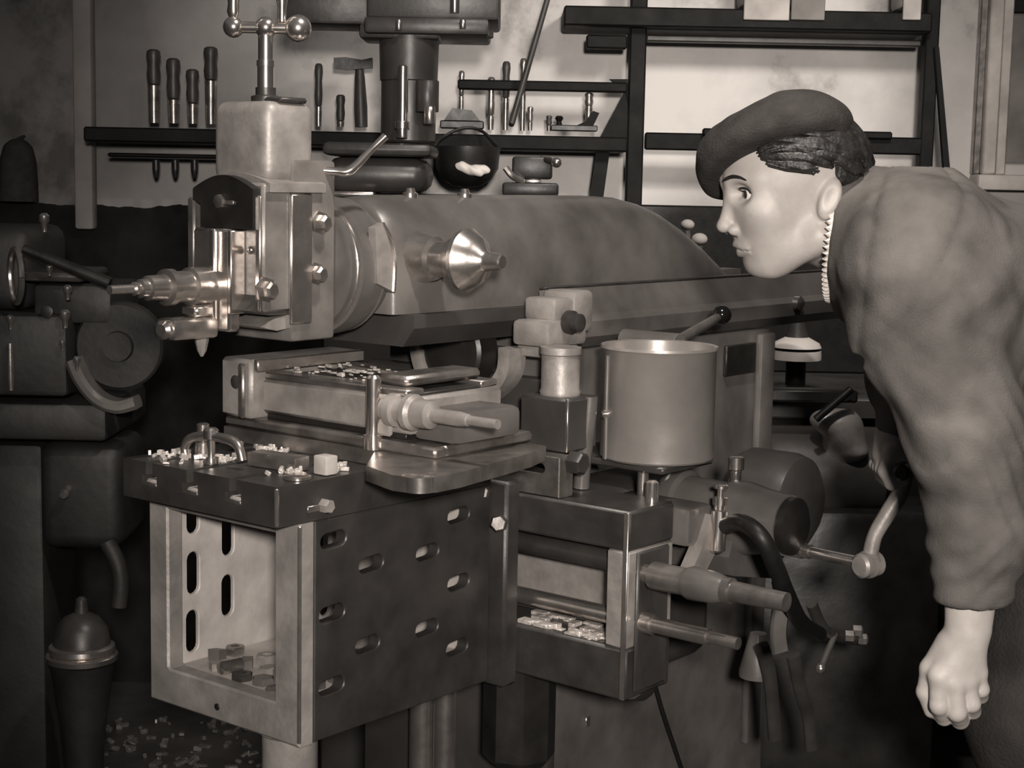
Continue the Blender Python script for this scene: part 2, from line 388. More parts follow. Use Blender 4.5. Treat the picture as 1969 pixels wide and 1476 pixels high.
# top slab with three T slots open to the front
zt = .972; zs = .919
poly = [(0, zs), (.308, zs)]
poly += [(.308, zt)]
for yc in (.252, .167, .082):
    poly += [(yc + .007, zt), (yc + .007, zt - .018), (yc + .0155, zt - .018), (yc + .0155, zt - .030), (yc - .0155, zt - .030), (yc - .0155, zt - .018), (yc - .007, zt - .018), (yc - .007, zt)]
poly += [(0, zt)]
top = obj('table_top', B().prism(poly, 'x', -.04, .3845), IRON, table, angle=25)
for yc in (.252, .167, .082):   # bright worn lips of the slots
    for s_ in (-1, 1):
        obj('slot_lip', B().box(-.0412, -.0398, yc - .0155, yc + .0155, zt - .032, zt - .0275, .0003), STEEL, top) if s_ > 0 else None
        if s_ > 0: obj('slot_filling', B().box(-.036, .05, yc - .012, yc + .012, zt - .0298, zt - .024, .002), CHIP, top)
obj('worn_corner', B().cyl((-.0385, .0012, zs + .002), (-.0385, .0012, zt - .002), .0032, n=8), STEEL, top)
obj('worn_corner', B().cyl((.0018, .0012, .625), (.0018, .0012, .915), .0028, n=8), STEEL, table)
tb = obj('side_bolt', bolt_head((.042, -.0005, .937), (0, -1, 0), .010, .014), CAST, table)
obj('side_slot_plate', B().box(.012, .055, -.003, -.0003, .931, .940, .001), DULL, table)
obj('plug', B().cyl((.0001, .16, .64), (-.002, .16, .64), .005, n=12), IRONB, table)
# round prop under the table corner
p = at_y(575, 1450, .06)
obj('table_prop', B().lathe((.055, .075, .1095), (0, 0, 1), [(0, .05), (.03, .05), (.035, .038), (.50, .038), (.505, .044), (.5104, .044)], 28), CAST, M0)

# ---- ram
def ram_section(x, w, zt_, zb_, n=28, p=2.5):
    r = []
    for k in range(n + 1):
        th = math.pi * k / n; c, s_ = math.cos(th), math.sin(th)
        r.append((x, YC - w * math.copysign(abs(c) ** (2 / p), c), zb_ + (zt_ - zb_) * abs(s_) ** (2 / p)))
    return r
st = [(.285, .086, 1.325), (.292, .094, 1.333), (.34, .097, 1.337), (.5, .098, 1.338), (.7, .098, 1.339), (.86, .098, 1.339), (.93, .097, 1.337), (.99, .095, 1.328), (1.05, .092, 1.312), (1.11, .088, 1.288), (1.17, .083, 1.258), (1.22, .077, 1.228), (1.27, .07, 1.193), (1.285, .06, 1.172)]
rb = B(); vs = []; fs = []; n = 29
for x, w, z in st: vs += ram_section(x, w, z, 1.166)
for i in range(len(st) - 1):
    for k in range(n - 1): fs.append((i * n + k, i * n + k + 1, (i + 1) * n + k + 1, (i + 1) * n + k))
    fs.append((i * n, (i + 1) * n, (i + 1) * n + n - 1, i * n + n - 1))
fs.append(tuple(range(n))); fs.append(tuple((len(st) - 1) * n + k for k in range(n - 1, -1, -1)))
ram = obj('ram', rb.raw(vs, fs), PAINT, M0, angle=50)
obj('ram_slide', B().prism([(YC - .112, 1.1655), (YC + .112, 1.1655), (YC + .112, 1.146), (YC + .09, 1.118), (YC - .09, 1.118), (YC - .112, 1.146)], 'x', .31, 1.27), PAINTD, ram)
obj('ram_neck', B().lathe((.262, YC, 1.235), (1, 0, 0), [(0, .094), (.004, .098), (.02, .09), (.03, .086)], 48), PAINT, ram)
# curved pocket rim on the ram's flank
rim = [at_y(735, 430, YC - .101), at_y(752, 465, YC - .1035), at_y(758, 510, YC - .104), at_y(756, 560, YC - .103)]
obj('pocket_rim', B().tube([tuple(p) for p in rim], .004, 8), STEEL, ram)
obj('pocket_web', B().prism([tuple(at_y(a, b, YC - .1)[[0, 2]]) for a, b in ((718, 438), (737, 428), (754, 468), (758, 512), (756, 562), (722, 545))], 'y', YC - .104, YC - .09), CAST, ram)
# stroke-setting boss: cone, flange and square end, pointing out of the flank
obj('stroke_adjuster', B().lathe((.35, YC - .085, 1.247), (.05, -1, .0), [(0, .040), (.03, .032), (.034, .026), (.062, .026), (.064, .032), (.082, .034), (.084, .045), (.092, .046), (.096, .043), (.112, .032), (.122, .016), (.128, .0135), (.150, .0115), (.152, .009)], 36), STEEL, ram)
for px, py in ((770, 372), (875, 378)):
    p = at_y(px, py, YC)
    obj('oil_cap', B().lathe((p[0], YC - .02, 1.330), (0, 0, 1), [(0, .012), (.01, .012), (.012, .008), (.018, .006)], 14), BRIGHT, ram)
# ---- ram guide on the column
gp = [(.062, 1.096), (.338, 1.096), (.36, 1.13), (.36, 1.185), (.315, 1.185), (.315, 1.117), (.085, 1.117), (.085, 1.190), (.072, 1.192), (.052, 1.150), (.038, 1.140), (.040, 1.115)]
guide = obj('ram_guide', B().prism(gp, 'x', .60, 1.60), PAINT, M0, angle=20)
obj('gib_strip', B().box(.60, 1.595, .0725, .0845, 1.1925, 1.1965, .001), IRON, guide)
p = at_y(1548, 582, .03)
obj('guide_screw', B().lathe((p[0] - .02, .04, p[2]), (0, -1, 0), [(0, .014), (.012, .014), (.016, .008)], 16), BRIGHT, guide)
# cast clamp at the guide's end, with its bolt
cl = obj('guide_clamp', B().box(.50, .60, -.012, .06, 1.112, 1.152, .008, 2).box(.575, .625, -.005, .06, 1.13, 1.195, .008, 2).box(.51, .59, -.005, .06, 1.094, 1.115, .008, 2).box(.53, .60, .0, .06, 1.15, 1.185, .006, 2), CAST, M0)
obj('clamp_bolt', B().lathe((.547, -.0125, 1.150), (0, -1, 0), [(0, .018), (.01, .018), (.012, .014), (.024, .014), (.027, .01)], 18), IRON, cl)
# curved yoke under the ram and the drum it wraps
yk = [at_x(px, py, .50) for px, py in ((985, 668), (980, 715), (955, 748), (920, 768), (880, 770), (845, 745), (822, 705), (812, 662))]
obj('yoke', B().tube([tuple(p) for p in yk], .012, 12, flat=((1, 0, 0), .022, .012)), CAST, M0)
p = at_x(893, 690, .52)
obj('drum', B().lathe((.53, p[1], p[2] + .015), (-1, 0, 0), [(0, .06), (.04, .06), (.045, .055)], 32), IRONB, M0)

# ---- tool head
T = obj('swivel_disc', B().lathe((.200, YC, 1.235), (1, 0, 0), [(0, .084), (.004, .090), (.018, .092), (.02, .098), (.045, .100), (.061, .098)], 56), PAINT, M0)
obj('scale_ring', B().lathe((.212, YC, 1.235), (1, 0, 0), [(0, .0925), (.001, .0935), (.006, .0935), (.007, .0925)], 56), STEEL, T)
slide = obj('tool_slide', B().box(.115, .1995, YC - .062, YC + .062, 1.135, 1.385, .006, 2), HEADM, M0)
obj('slide_gib', B().box(.108, .150, YC - .0685, YC - .0622, 1.16, 1.339, .003), STEEL, slide)
for px, py, r in ((620, 428, .011), (612, 526, .011), (516, 557, .012)):
    p = at_y(px, py, YC - .07)
    obj('swivel_bolt', B().lathe((min(p[0], .19), YC - .0625, p[2]), (0, -1, .0), [(0, r * 1.5), (.004, r * 1.5), (.0045, r), (.016, r), (.019, r * .7)], 6), STEEL, slide)
# vertical screw housing block with rounded corners
hb = B().box(.075, .165, YC - .058, YC + .058, 1.352, 1.462, .017, 4)
house = obj('screw_housing', hb, CAST, M0)
obj('housing_base', B().prism([(YC - .070 + .14 * k / 14, 1.352 + .014 * math.sin(math.pi * k / 14)) for k in range(15)] + [(YC + .07, 1.340), (YC - .07, 1.340)], 'x', .068, .172), CAST, house)
obj('housing_cap', B().box(.10, .15, YC - .057, YC - .015, 1.4605, 1.468, .003), IRON, house)
obj('screw_collar', B().lathe((.115, YC - .010, 1.4615), (0, 0, 1), [(0, .020), (.008, .020), (.010, .014), (.02, .014)], 20), IRON, house)
obj('down_feed_screw', B().lathe((.115, YC - .010, 1.470), (0, 0, 1), [(0, .0115), (.04, .0115), (.0405, .0125), (.048, .0125), (.0485, .0105), (.095, .0105)], 18), BRIGHT, house)
# ball crank handle on top
cz = 1.562; cx0, cy0 = .115, YC - .010
hx = Vector((R[0], R[1], 0))
cr = B().tube([Vector((cx0, cy0, cz)) - hx * .040, Vector((cx0, cy0, cz)) + hx * .036], .008, 12, 1)
cr.ball(Vector((cx0, cy0, cz)), .015).ball(Vector((cx0, cy0, cz)) + hx * .044, .0185).ball(Vector((cx0, cy0, cz)) - hx * .044, .0145)
crank = obj('ball_crank', cr, BRIGHT, house)
hpt = Vector((cx0, cy0, cz)) - hx * .044
obj('crank_grip', B().lathe(hpt + Vector((0, 0, .012)), (0, 0, 1), [(0, .006), (.008, .009), (.02, .0075), (.045, .0125), (.065, .012), (.085, .009), (.10, .011), (.112, .008)], 18), BRIGHT, crank)
hp2 = Vector((cx0, cy0, cz)) + hx * .022
obj('crank_pin', B().lathe(hp2 + Vector((0, .0, .008)), (0, 0, 1), [(0, .006), (.02, .006), (.03, .008), (.12, .007)], 16), BRIGHT, crank)
# bent clamp lever at the side of the housing
p = np.array([.165, YC - .05, 1.365])
lv = obj('clamp_lever', B().tube([(.166, YC - .045, 1.372), (.19, YC - .07, 1.370), (.205, YC - .085, 1.372), (.232, YC - .10, 1.402), (.248, YC - .11, 1.420)], [.005, .0055, .007, .005, .006], 10), BRIGHT, house)
# clapper box, dark apron with arched top
cbx = .062
def ty(px, py, x=cbx): return at_x(px, py, x)
y0 = YC - .075; y1 = YC + .066
clap = obj('clapper_box', B().box(cbx, .1145, y0 + .012, y1, 1.178, 1.352, .004), HEADM, M0)
ap = [(YC - .058, 1.290), (YC + .048, 1.290), (YC + .048, 1.322), (YC + .064, 1.328), (YC + .064, 1.342)]
ap += [(YC + .062 - .12 * k / 12, 1.344 + .018 * math.sin(math.pi * k / 12)) for k in range(13)]
ap += [(YC - .058, 1.335)]
apron = obj('apron', B().prism(ap, 'x', cbx - .014, cbx - .0005), IRONB, clap)
obj('apron_bolt', B().lathe((cbx - .0142, YC + .006, 1.326), (-1, 0, 0), [(0, .010), (.006, .010), (.008, .006)], 6), BRIGHT, apron)
obj('apron_slot', B().box(cbx - .0165, cbx - .0142, YC - .022, YC + .002, 1.3225, 1.3275, .0006), DULL, apron)
obj('clapper_plate', B().box(cbx - .022, cbx - .0005, YC - .020, YC + .056, 1.150, 1.2895, .004), STEEL, clap)
obj('clapper_rib', B().box(cbx - .030, cbx - .0225, YC + .002, YC + .013, 1.155, 1.2895, .002), BRIGHT, clap)
obj('clapper_rib', B().box(cbx - .026, cbx - .0005, YC - .028, YC - .0205, 1.175, 1.288, .0015), BRIGHT, clap)
obj('edge_rib', B().box(cbx - .006, cbx - .0005, y0 + .012, y0 + .022, 1.18, 1.335, .002), BRIGHT, clap)
obj('side_cheek', B().box(cbx - .010, cbx + .03, YC + .067, YC + .082, 1.19, 1.33, .003), DULL, clap)
obj('cheek_screw', B().ball((cbx - .003, YC - .043, 1.262), .006, 10), BRIGHT, clap)
# tool post: clamping screw along the ram axis
obj('tool_post', B().lathe((cbx - .022, YC + .018, 1.212), (-1, 0, 0), [(0, .0255), (.038, .0255), (.040, .021), (.066, .021), (.067, .0245), (.078, .0245), (.080, .0175), (.108, .0165), (.110, .0125), (.120, .0125), (.122, .0085), (.130, .0095), (.133, .0065), (.168, .0060)], 28), STEEL, clap)
th = obj('tool_holder', B().box(cbx - .100, cbx - .022, YC + .000, YC + .040, 1.141, 1.170, .006, 2), STEEL, clap)
obj('holder_stem', B().box(cbx - .060, cbx - .022, YC + .004, YC + .036, 1.1705, 1.187, .004), STEEL, clap)
obj('holder_screw', B().lathe((cbx - .098, YC + .016, 1.156), (-1, -.3, 0), [(0, .013), (.012, .013), (.016, .008)], 16), BRIGHT, th)
p = at_y(388, 685, YC + .018)
obj('tool_bit', B().lathe((p[0], YC + .018, p[2]), (0, 0, 1), [(0, .002), (.008, .0065), (.022, .0095), (.05, .0105)], 8), CAST, th)
# lower lobe of the swivel and its pale underside flange
lo = [tuple(at_y(px, py, YC - .055)[[0, 2]]) for px, py in ((478, 598), (500, 565), (540, 572), (585, 556), (620, 552), (625, 590), (560, 604), (510, 606))]
obj('head_lobe', B().prism(lo, 'y', YC - .06, YC + .05), PAINTD, slide)
lo = [tuple(at_y(px, py, YC - .05)[[0, 2]]) for px, py in ((492, 628), (520, 612), (560, 600), (572, 595), (572, 608), (555, 628), (525, 635))]
obj('lobe_flange', B().prism(lo, 'y', YC - .058, YC + .04), CAST, slide)

# ---- feed gearbox on the operator's side of the column
gx, gy = .62, -.16
gear = obj('feed_gearbox', B().box(.545, .80, -.135, .0345, .60, .83, .03, 3).box(.60, .78, -.10, .03, .83, .90, .02, 2), PAINTD, M0)
# horizontal drum pointing toward the operator with a dark end cap
p = at_y(1545, 1015, -.36)
obj('feed_drum', B().lathe((p[0], -.1345, p[2]), (0, -1, 0), [(0, .060), (.02, .060), (.025, .052), (.10, .050), (.105, .056), (.13, .056), (.16, .050), (.20, .046)], 36), PAINT, gear)
obj('drum_end_cap', B().lathe((p[0], -.3348, p[2]), (0, -1, 0), [(0, .043), (.012, .043), (.02, .030)], 30), IRONB, gear)
q = at_y(1640, 985, -.25)
obj('pulley_guard', B().lathe((q[0], -.05, q[2]), (0, -1, 0), [(0, .088), (.08, .088), (.10, .082), (.115, .06)], 40), PAINTD, gear)
q = at_y(1335, 1010, -.24)
obj('bearing_bracket', B().box(q[0] - .03, q[0] + .035, -.25, -.10, q[2] - .028, q[2] + .03, .008, 2), PAINT, gear)
obj('bracket_boss', B().lathe((q[0] - .035, -.19, q[2] + .002), (-1, 0, 0), [(0, .028), (.014, .028), (.018, .02)], 20), IRONB, gear)
obj('bracket_screw', B().lathe((q[0] - .0545, -.192, q[2]), (-1, 0, 0), [(0, .010), (.008, .010), (.01, .006)], 6), BRIGHT, gear)
# bright cylindrical oiler with a T cap
q = at_y(1378, 1062, -.27); zt_ = at_y(1385, 930, -.27)[2]
obj('oiler', B().lathe((q[0], -.27, q[2]), (.06, 0, 1), [(0, .008), (.004, .0125), (.062, .0125), (.064, .0085), (.07, .0085), (.071, .011), (.082, .011), (.083, .005), (.094, .005), (.095, .011), (.099, .011), (.101, .007)], 20), BRIGHT, gear)
q = at_y(1413, 960, -.22)
obj('shifter_pin', B().lathe((q[0], -.22, q[2]), (0, 0, 1), [(0, .006), (.015, .0085), (.045, .009), (.048, .0125), (.066, .0125), (.068, .009)], 18), BRIGHT, gear)
q = at_y(1252, 1000, -.20)
obj('rail_pin', B().lathe((q[0], -.20, .9035), (0, 0, 1), [(0, .010), (.028, .010), (.031, .006)], 14), BRIGHT, rail)
# lower castings under the feed shaft and the pawl arm
lo = [tuple(at_y(px, py, -.24)[[0, 2]]) for px, py in ((1325, 1050), (1345, 985), (1362, 990), (1350, 1060), (1320, 1120), (1298, 1112))]
obj('pawl_arm', B().prism(lo, 'y', -.262, -.24), CAST, gear)
lo = [tuple(at_y(px, py, -.26)[[0, 2]]) for px, py in ((1390, 1070), (1400, 1030), (1440, 1015), (1500, 1060), (1480, 1110), (1400, 1105))]
obj('cam_cover', B().prism(lo, 'y', -.27, -.14), PAINT, gear)
obj('shaft_knuckle', B().lathe((.452, -.30, .812), (0, -1, 0), [(0, .02), (.01, .024), (.05, .022), (.07, .016)], 20), PAINT, rail)
# rubber hose from the oiler, looping down
hs = [at_y(px, py, yy) for px, py, yy in ((1392, 1012, -.275), (1425, 1004, -.33), (1462, 1030, -.375), (1490, 1085, -.385), (1512, 1140, -.38), (1540, 1195, -.34), (1575, 1218, -.28))]
obj('hose', B().tube([tuple(p) for p in hs], .0125, 14), RUBBER, gear)
# pale belt strap hanging from the drum
bs_ = [at_y(px, py, -.33) for px, py in ((1500, 1115), (1503, 1135), (1502, 1160), (1496, 1215), (1500, 1250))]
obj('belt_strap', B().tube([tuple(p) for p in bs_], .012, 10, flat=((.8, -.6, 0), .013, .007)), PAINT, gear)
# cross-feed crank: rod, hub, curved arm, handle
cx_, cy_ = .52, -.52
ra = at_d(1545, 1058, 2.35); rb_ = at_d(1662, 1083, 2.28)
hub = obj('crank_shaft', B().lathe(tuple(ra), tuple(rb_ - ra), [(-.16, .013), (0, .013), (.001, .011), (.012, .011), (.013, .0085), (float(np.linalg.norm(rb_ - ra)), .0085)], 16), BRIGHT, gear)
hb_ = at_d(1670, 1084, 2.275)
obj('crank_hub', B().lathe(tuple(hb_ + np.array([-.022, .004, .0])), (1, -.3, 0), [(0, .014), (.004, .018), (.036, .018), (.04, .014)], 18).ball(tuple(hb_), .021), CAST, hub)
ar = [at_d(px, py, 2.275) for px, py in ((1672, 1075), (1682, 1030), (1708, 985), (1732, 945), (1742, 905), (1744, 888))]
obj('crank_arm', B().tube([tuple(p) for p in ar], [.0115, .011, .012, .012, .011, .011], 14), CAST, hub)
obj('crank_handle', B().lathe(tuple(at_d(1742, 893, 2.275)), (-.97, -.35, 0), [(0, .008), (.01, .009), (.03, .012), (.07, .012), (.075, .008)], 16), IRON, hub)
# loose linkage below: rod ends and shiny nuts
lk = [at_y(px, py, -.22) for px, py in ((1560, 1160), (1590, 1215), (1650, 1230))]
obj('linkage_rod', B().tube([tuple(p) for p in lk], .010, 10), IRON, gear)
for px, py in ((1625, 1222), (1650, 1228), (1640, 1212)):
    p = at_y(px, py, -.235); obj('linkage_nut', B().lathe(tuple(p), (.5, -.8, 0), [(0, .0105), (.014, .0105), (.017, .007)], 6), STEEL, gear)
p = at_y(1578, 1285, -.24); p2 = at_y(1606, 1218, -.225)
obj('drain_tap', B().cyl(tuple(p), tuple(p2), .007, .005).ball(tuple(p), .010, 10), STEEL, gear)
# dark hanging straps below the linkage
for pts in (((1525, 1260), (1540, 1330), (1555, 1380), (1560, 1440)), ((1465, 1240), (1480, 1300), (1490, 1420))):
    ps = [at_y(px, py, -.2) for px, py in pts]
    obj('hanging_link', B().tube([tuple(p) for p in ps], .010, 8, flat=((.8, -.6, 0), .011, .008)), IRON, gear)
obj('support_cone', B().lathe(tuple(at_y(1455, 1300, -.16)), (0, 0, 1), [(0, .03), (.01, .03), (.06, .018), (.075, .014)], 20), PAINT, gear)
# lever with a black ball knob behind the can
a = at_y(1305, 655, -.06); b_ = at_y(1388, 605, -.06)
lv = obj('speed_lever', B().tube([tuple(a + (a - b_) * .25), tuple(a), tuple(b_)], [.011, .010, .007], 12, 1), DULL, M0)
obj('lever_knob', B().ball(tuple(b_), .0165), BLACK, lv)
a = at_y(1305, 650, -.06)
obj('lever_boss', B().cyl((a[0] - .02, .0345, a[2] - .01), (a[0] - .02, -.075, a[2] - .01), .02), PAINT, M0)
# pale vertical pipe left of the can and cable on the column
a = at_x(1135, 800, .52)
obj('oil_pipe', B().tube([(.515, a[1] - .002, 1.045), (.513, a[1], 1.0), (.512, a[1] + .005, .95), (.512, a[1] + .008, .906)], .0125, 12), PAINT, M0)
cb = [at_y(px, py, .022) for px, py in ((1258, 1310), (1275, 1370), (1295, 1430), (1318, 1500), (1345, 1590))]
obj('cable', B().tube([tuple(p) for p in cb], .004, 8), RUBBER, M0)
p = at_y(1128, 1385, .034); obj('brass_tag', B().box(p[0] - .006, p[0] + .006, .030, .0344, p[2] - .01, p[2] + .008, .001), BRIGHT, column)
ft = obj('curved_foot', B().tube([(.50, -.18, .625), (.56, -.16, .61), (.66, -.10, .64), (.75, -.05, .70)], [.02, .022, .025, .03], 12), PAINTD, M0)

# ================================================================== MACHINE VISE
vz = zt + .0006
V0 = thing('machine_vise', 'heavy swivel machine vise bolted across the table top', 'vise', (.26, .10, vz))
nr = at_z(800, 938, .985); fr = at_z(968, 892, .985)
fl_poly = [(.16, .33), (.16, .02), (.07, -.05), (.045, -.12), (.05, -.155), (.075, -.168), (.12, -.168), (.30, -.14), (.36, -.12), (.37, -.06), (.37, .33)]
vb = obj('base_flange', B().prism(fl_poly, 'z', vz, vz + .020), DULL, V0)
obj('flange_edge', B().lathe((.068, -.145, vz + .0005), (0, 0, 1), [(0, .022), (.0195, .022), (.0215, .018)], 24), STEEL, vb)
obj('lower_body', B().box(.165, .375, -.085, .335, vz + .0205, vz + .036, .004), DULL, V0)
obj('end_block', B().box(.19, .33, -.100, -.02, vz + .0365, 1.052, .01, 2), PAINT, V0)
vbod = obj('body', B().box(.178, .372, -.03, .268, vz + .045, 1.068, .005), CAST, V0)
obj('groove_shade', B().box(.184, .366, -.015, .262, vz + .0365, vz + .0448, .001), IRONB, V0)  # black strip standing in for the shadow inside the groove
obj('bed_rail', B().box(.178, .215, -.02, .262, 1.0685, 1.078, .002), DULL, vbod)
obj('bed_rail', B().box(.335, .372, -.02, .262, 1.0685, 1.078, .002), DULL, vbod)
obj('bed_floor', B().box(.2155, .3345, -.02, .262, 1.0685, 1.072, .001), IRON, vbod)
fj = obj('fixed_jaw', B().box(.158, .385, .2685, .335, vz + .0365, 1.096, .005), CAST, V0)
obj('jaw_plate', B().box(.162, .383, .258, .268, 1.079, 1.097, .002), STEEL, fj)
for z in (1.062,):
    obj('jaw_screw', B().lathe((.1578, .298, z), (-1, 0, 0), [(0, .010), (.004, .010), (.006, .006)], 14), BRIGHT, fj)
obj('jaw_rib', B().box(.150, .1578, .277, .290, vz + .037, 1.09, .003), DULL, fj)
# moving jaw, nut and screw
mj = obj('moving_jaw', B().box(.20, .36, .0, .055, 1.0785, 1.093, .005), DULL, V0)
yb = at_x(718, 800, .165)
obj('clamp_stud', B().lathe((.165, yb[1], vz + .021), (0, 0, 1), [(0, .0135), (.02, .0135), (.0205, .0105), (.098, .0105), (.102, .007)], 18), BRIGHT, V0)
obj('stud_boss', B().box(.1685, .1775, yb[1] - .028, yb[1] + .012, vz + .04, 1.07, .004), CAST, V0)
sy = at_x(750, 765, .19)
obj('vise_screw', B().lathe((.175, yb[1] - .012, 1.050), (0, -1, 0), [(0, .016), (.012, .016), (.013, .023), (.025, .023), (.026, .016), (.045, .018), (.046, .025), (.055, .025), (.06, .020), (.085, .019), (.09, .010), (.135, .010), (.15, .008), (.151, .0065), (.20, .0065)], 24), CAST, V0)

# ---- chips lying on the vise bed
cb_ = B()
for k in range(60):
    x = random.uniform(.20, .34); y = random.uniform(.06, .25); a = random.uniform(.002, .006)
    cb_.box(x, x + a, y, y + a * random.uniform(1, 3), 1.0786, 1.0786 + a * .7, .0003, rot=Matrix.Rotation(random.uniform(-.5, .5), 3, 'Z'))
obj('swarf_on_vise', cb_, CHIP, V0, kind='stuff')

# ================================================================== THINGS ON THE TABLE
def on_top(px, py): return at_z(px, py, zt)
a = on_top(372, 885); b_ = on_top(470, 888)
pz = lambda px, py: tuple(at_y(px, py, (a[1] + b_[1]) / 2))
gx_ = .012
cpt = [at_x(px, py, gx_) for px, py in ((357, 884), (356, 858), (368, 842), (400, 838), (440, 845), (458, 858), (466, 886))]
for q in cpt: q[2] = max(q[2], zt + .007)
cl_ = thing('bent_strap_clamp', 'bright bent steel strap clamp at the far corner of the table top', 'clamp', (gx_, cpt[3][1], zt))
obj('strap', B().tube([tuple(q) for q in cpt], .0065, 12), STEEL, cl_)
bq = at_x(406, 890, gx_)
obj('clamp_bolt', B().lathe((gx_ + .0, bq[1], zt + .0008), (0, 0, 1), [(0, .011), (.008, .011), (.0085, .0055), (.034, .0055), (.0345, .0105), (.046, .0105), (.049, .007)], 12), BRIGHT, cl_)
bq = at_x(380, 890, gx_ + .02)
bs2 = obj('spacer_stud', B().lathe((gx_ + .03, bq[1], zt + .0008), (0, 0, 1), [(0, .012), (.02, .012), (.021, .009), (.045, .009), (.047, .005)], 14), STEEL, None, label='short round steel stud standing behind the bent strap clamp', category='stud')
def block(name, px, py, sx, sy, sz, m, lab, ang=0, cat='block'):
    p = on_top(px, py)
    return obj(name, B().box(p[0] - sx / 2, p[0] + sx / 2, p[1] - sy / 2, p[1] + sy / 2, zt + .0008, zt + sz, .002, 2, rot=Matrix.Rotation(ang, 3, 'Z')), m, None, label=lab, category=cat)
block('setting_block', 626, 912, .022, .024, .026, INNER, 'small bright square steel block at the near edge of the table top')
block('packing_bar', 535, 900, .03, .085, .020, DULL, 'dark flat packing bar lying behind the swarf on the table top', .1, 'bar')
o_ = on_top(572, 921); obj('washer', B().lathe((o_[0], o_[1], zt + .0008), (0, 0, 1), [(0, .018), (.004, .018), (.005, .016)], 20), BRIGHT, None, label='bright flat round washer on the table top by the square block', category='washer')
sw = B()
for k in range(190):
    cxp, cyp, w, h = random.choice([(330, 880, 45, 10), (430, 885, 40, 8), (540, 908, 45, 9), (520, 865, 45, 10), (640, 905, 20, 10)])
    p = on_top(random.gauss(cxp, w * .6), random.gauss(cyp, h * .6))
    if not (-.035 < p[0] < .15 and .012 < p[1] < .30): continue
    if min(abs(p[1] - t) for t in (.252, .167, .082)) < .012: continue
    s_ = random.uniform(.0025, .007)
    sw.box(p[0] - s_, p[0] + s_, p[1] - s_ * .5, p[1] + s_ * .5, zt + .0006, zt + .001 + random.uniform(.002, .008), .0005, rot=Matrix.Rotation(random.uniform(0, 3), 3, 'Z') @ Matrix.Rotation(random.uniform(-.5, .5), 3, 'Y'))
o_ = obj('table_swarf', sw, CHIP, None, label='scattered bright steel swarf on the table top', category='swarf', kind='stuff')

# ---- offcuts lying inside the box table (floor of the box)
zf = .6696
names = {'flat': ('metal_offcut', 'offcut', 'flat offcuts'), 'nut': ('hex_nut', 'nut', 'nuts'), 'bar': ('bar_end', 'bar end', 'bar ends'), 'ring': ('steel_washer', 'washer', 'washers')}
lbs = {'flat': 'small flat steel offcut in the heap inside the box table', 'nut': 'steel hexagon nut lying in the heap inside the box table', 'ring': 'bright steel washer lying in the heap inside the box table'}
kinds = ['flat', 'flat', 'nut', 'flat', 'ring', 'flat', 'bar', 'flat', 'nut', 'flat']
heap = {}
rh = random.Random(21); n_ = 0
for iy in range(7):
    for ix in range(4):
        x = .045 + ix * .036 + rh.uniform(-.006, .006); y = .055 + iy * .033 + rh.uniform(-.005, .005)
        if iy >= 5 and rh.random() < .45: continue
        kd = kinds[n_ % 10]; n_ += 1
        if kd == 'bar' and len(heap.get('bar', [])) >= 2: kd = 'flat'
        lift = .0 if iy > 2 else .011 * (2 - iy) * (ix > 0)
        h = rh.uniform(.008, .016); a = rh.uniform(.015, .0175); bb = B(); zq = zf + lift
        if lift > .004:                                   # packing piece underneath keeps the heap standing
            bb.box(x - .009, x + .009, y - .008, y + .008, zf, zq + .0005, .001)
        if kd == 'nut':
            bb.lathe((x, y, zq), (0, 0, 1), [(0, a * .85), (h * .2, a * .95), (h * .8, a * .95), (h, a * .8), (h, a * .45), (h * .4, a * .45)], 6)
        elif kd == 'ring':
            bb.lathe((x, y, zq), (0, 0, 1), [(0, a * .95), (.004, a * .95), (.005, a * .85), (.005, a * .45), (.001, a * .42)], 18)
        elif kd == 'bar':
            an = rh.uniform(-1, 1); dx, dy = math.cos(an) * .017, math.sin(an) * .017
            bb.lathe((x - dx, y - dy, zq + .011), (dx, dy, 0), [(0, .0085), (.0015, .0105), (.032, .0105), (.034, .009)], 18)
        else:
            ph = rh.uniform(0, 6); m_ = rh.choice((4, 5, 6))
            pts = [(x + a * rh.uniform(.6, 1) * math.cos(ph + 6.283 * k / m_), y + a * rh.uniform(.6, 1) * math.sin(ph + 6.283 * k / m_)) for k in range(m_)]
            sl_ = rh.uniform(-.25, .25); sk = rh.uniform(-.25, .25)
            q0 = len(bb.v); bb.prism(pts, 'z', zq, zq + h)
            bb.v = bb.v[:q0] + [(vx, vy, vz_ + ((vx - x) * sl_ + (vy - y) * sk if vz_ > zq + h * .5 else 0)) for vx, vy, vz_ in bb.v[q0:]]
        nm, ct, gr = names[kd]; heap.setdefault(kd, []).append(1)
        lb = lbs.get(kd) or 'short round bar end in the heap inside the box table, ' + ('close to the front opening' if len(heap['bar']) == 1 else 'deeper inside')
        obj(nm, bb, [DULL, CAST, IRON, STEEL, PAINT][rh.randrange(5)], None, label=lb, category=ct, group='metal scraps inside the box table, ' + gr)

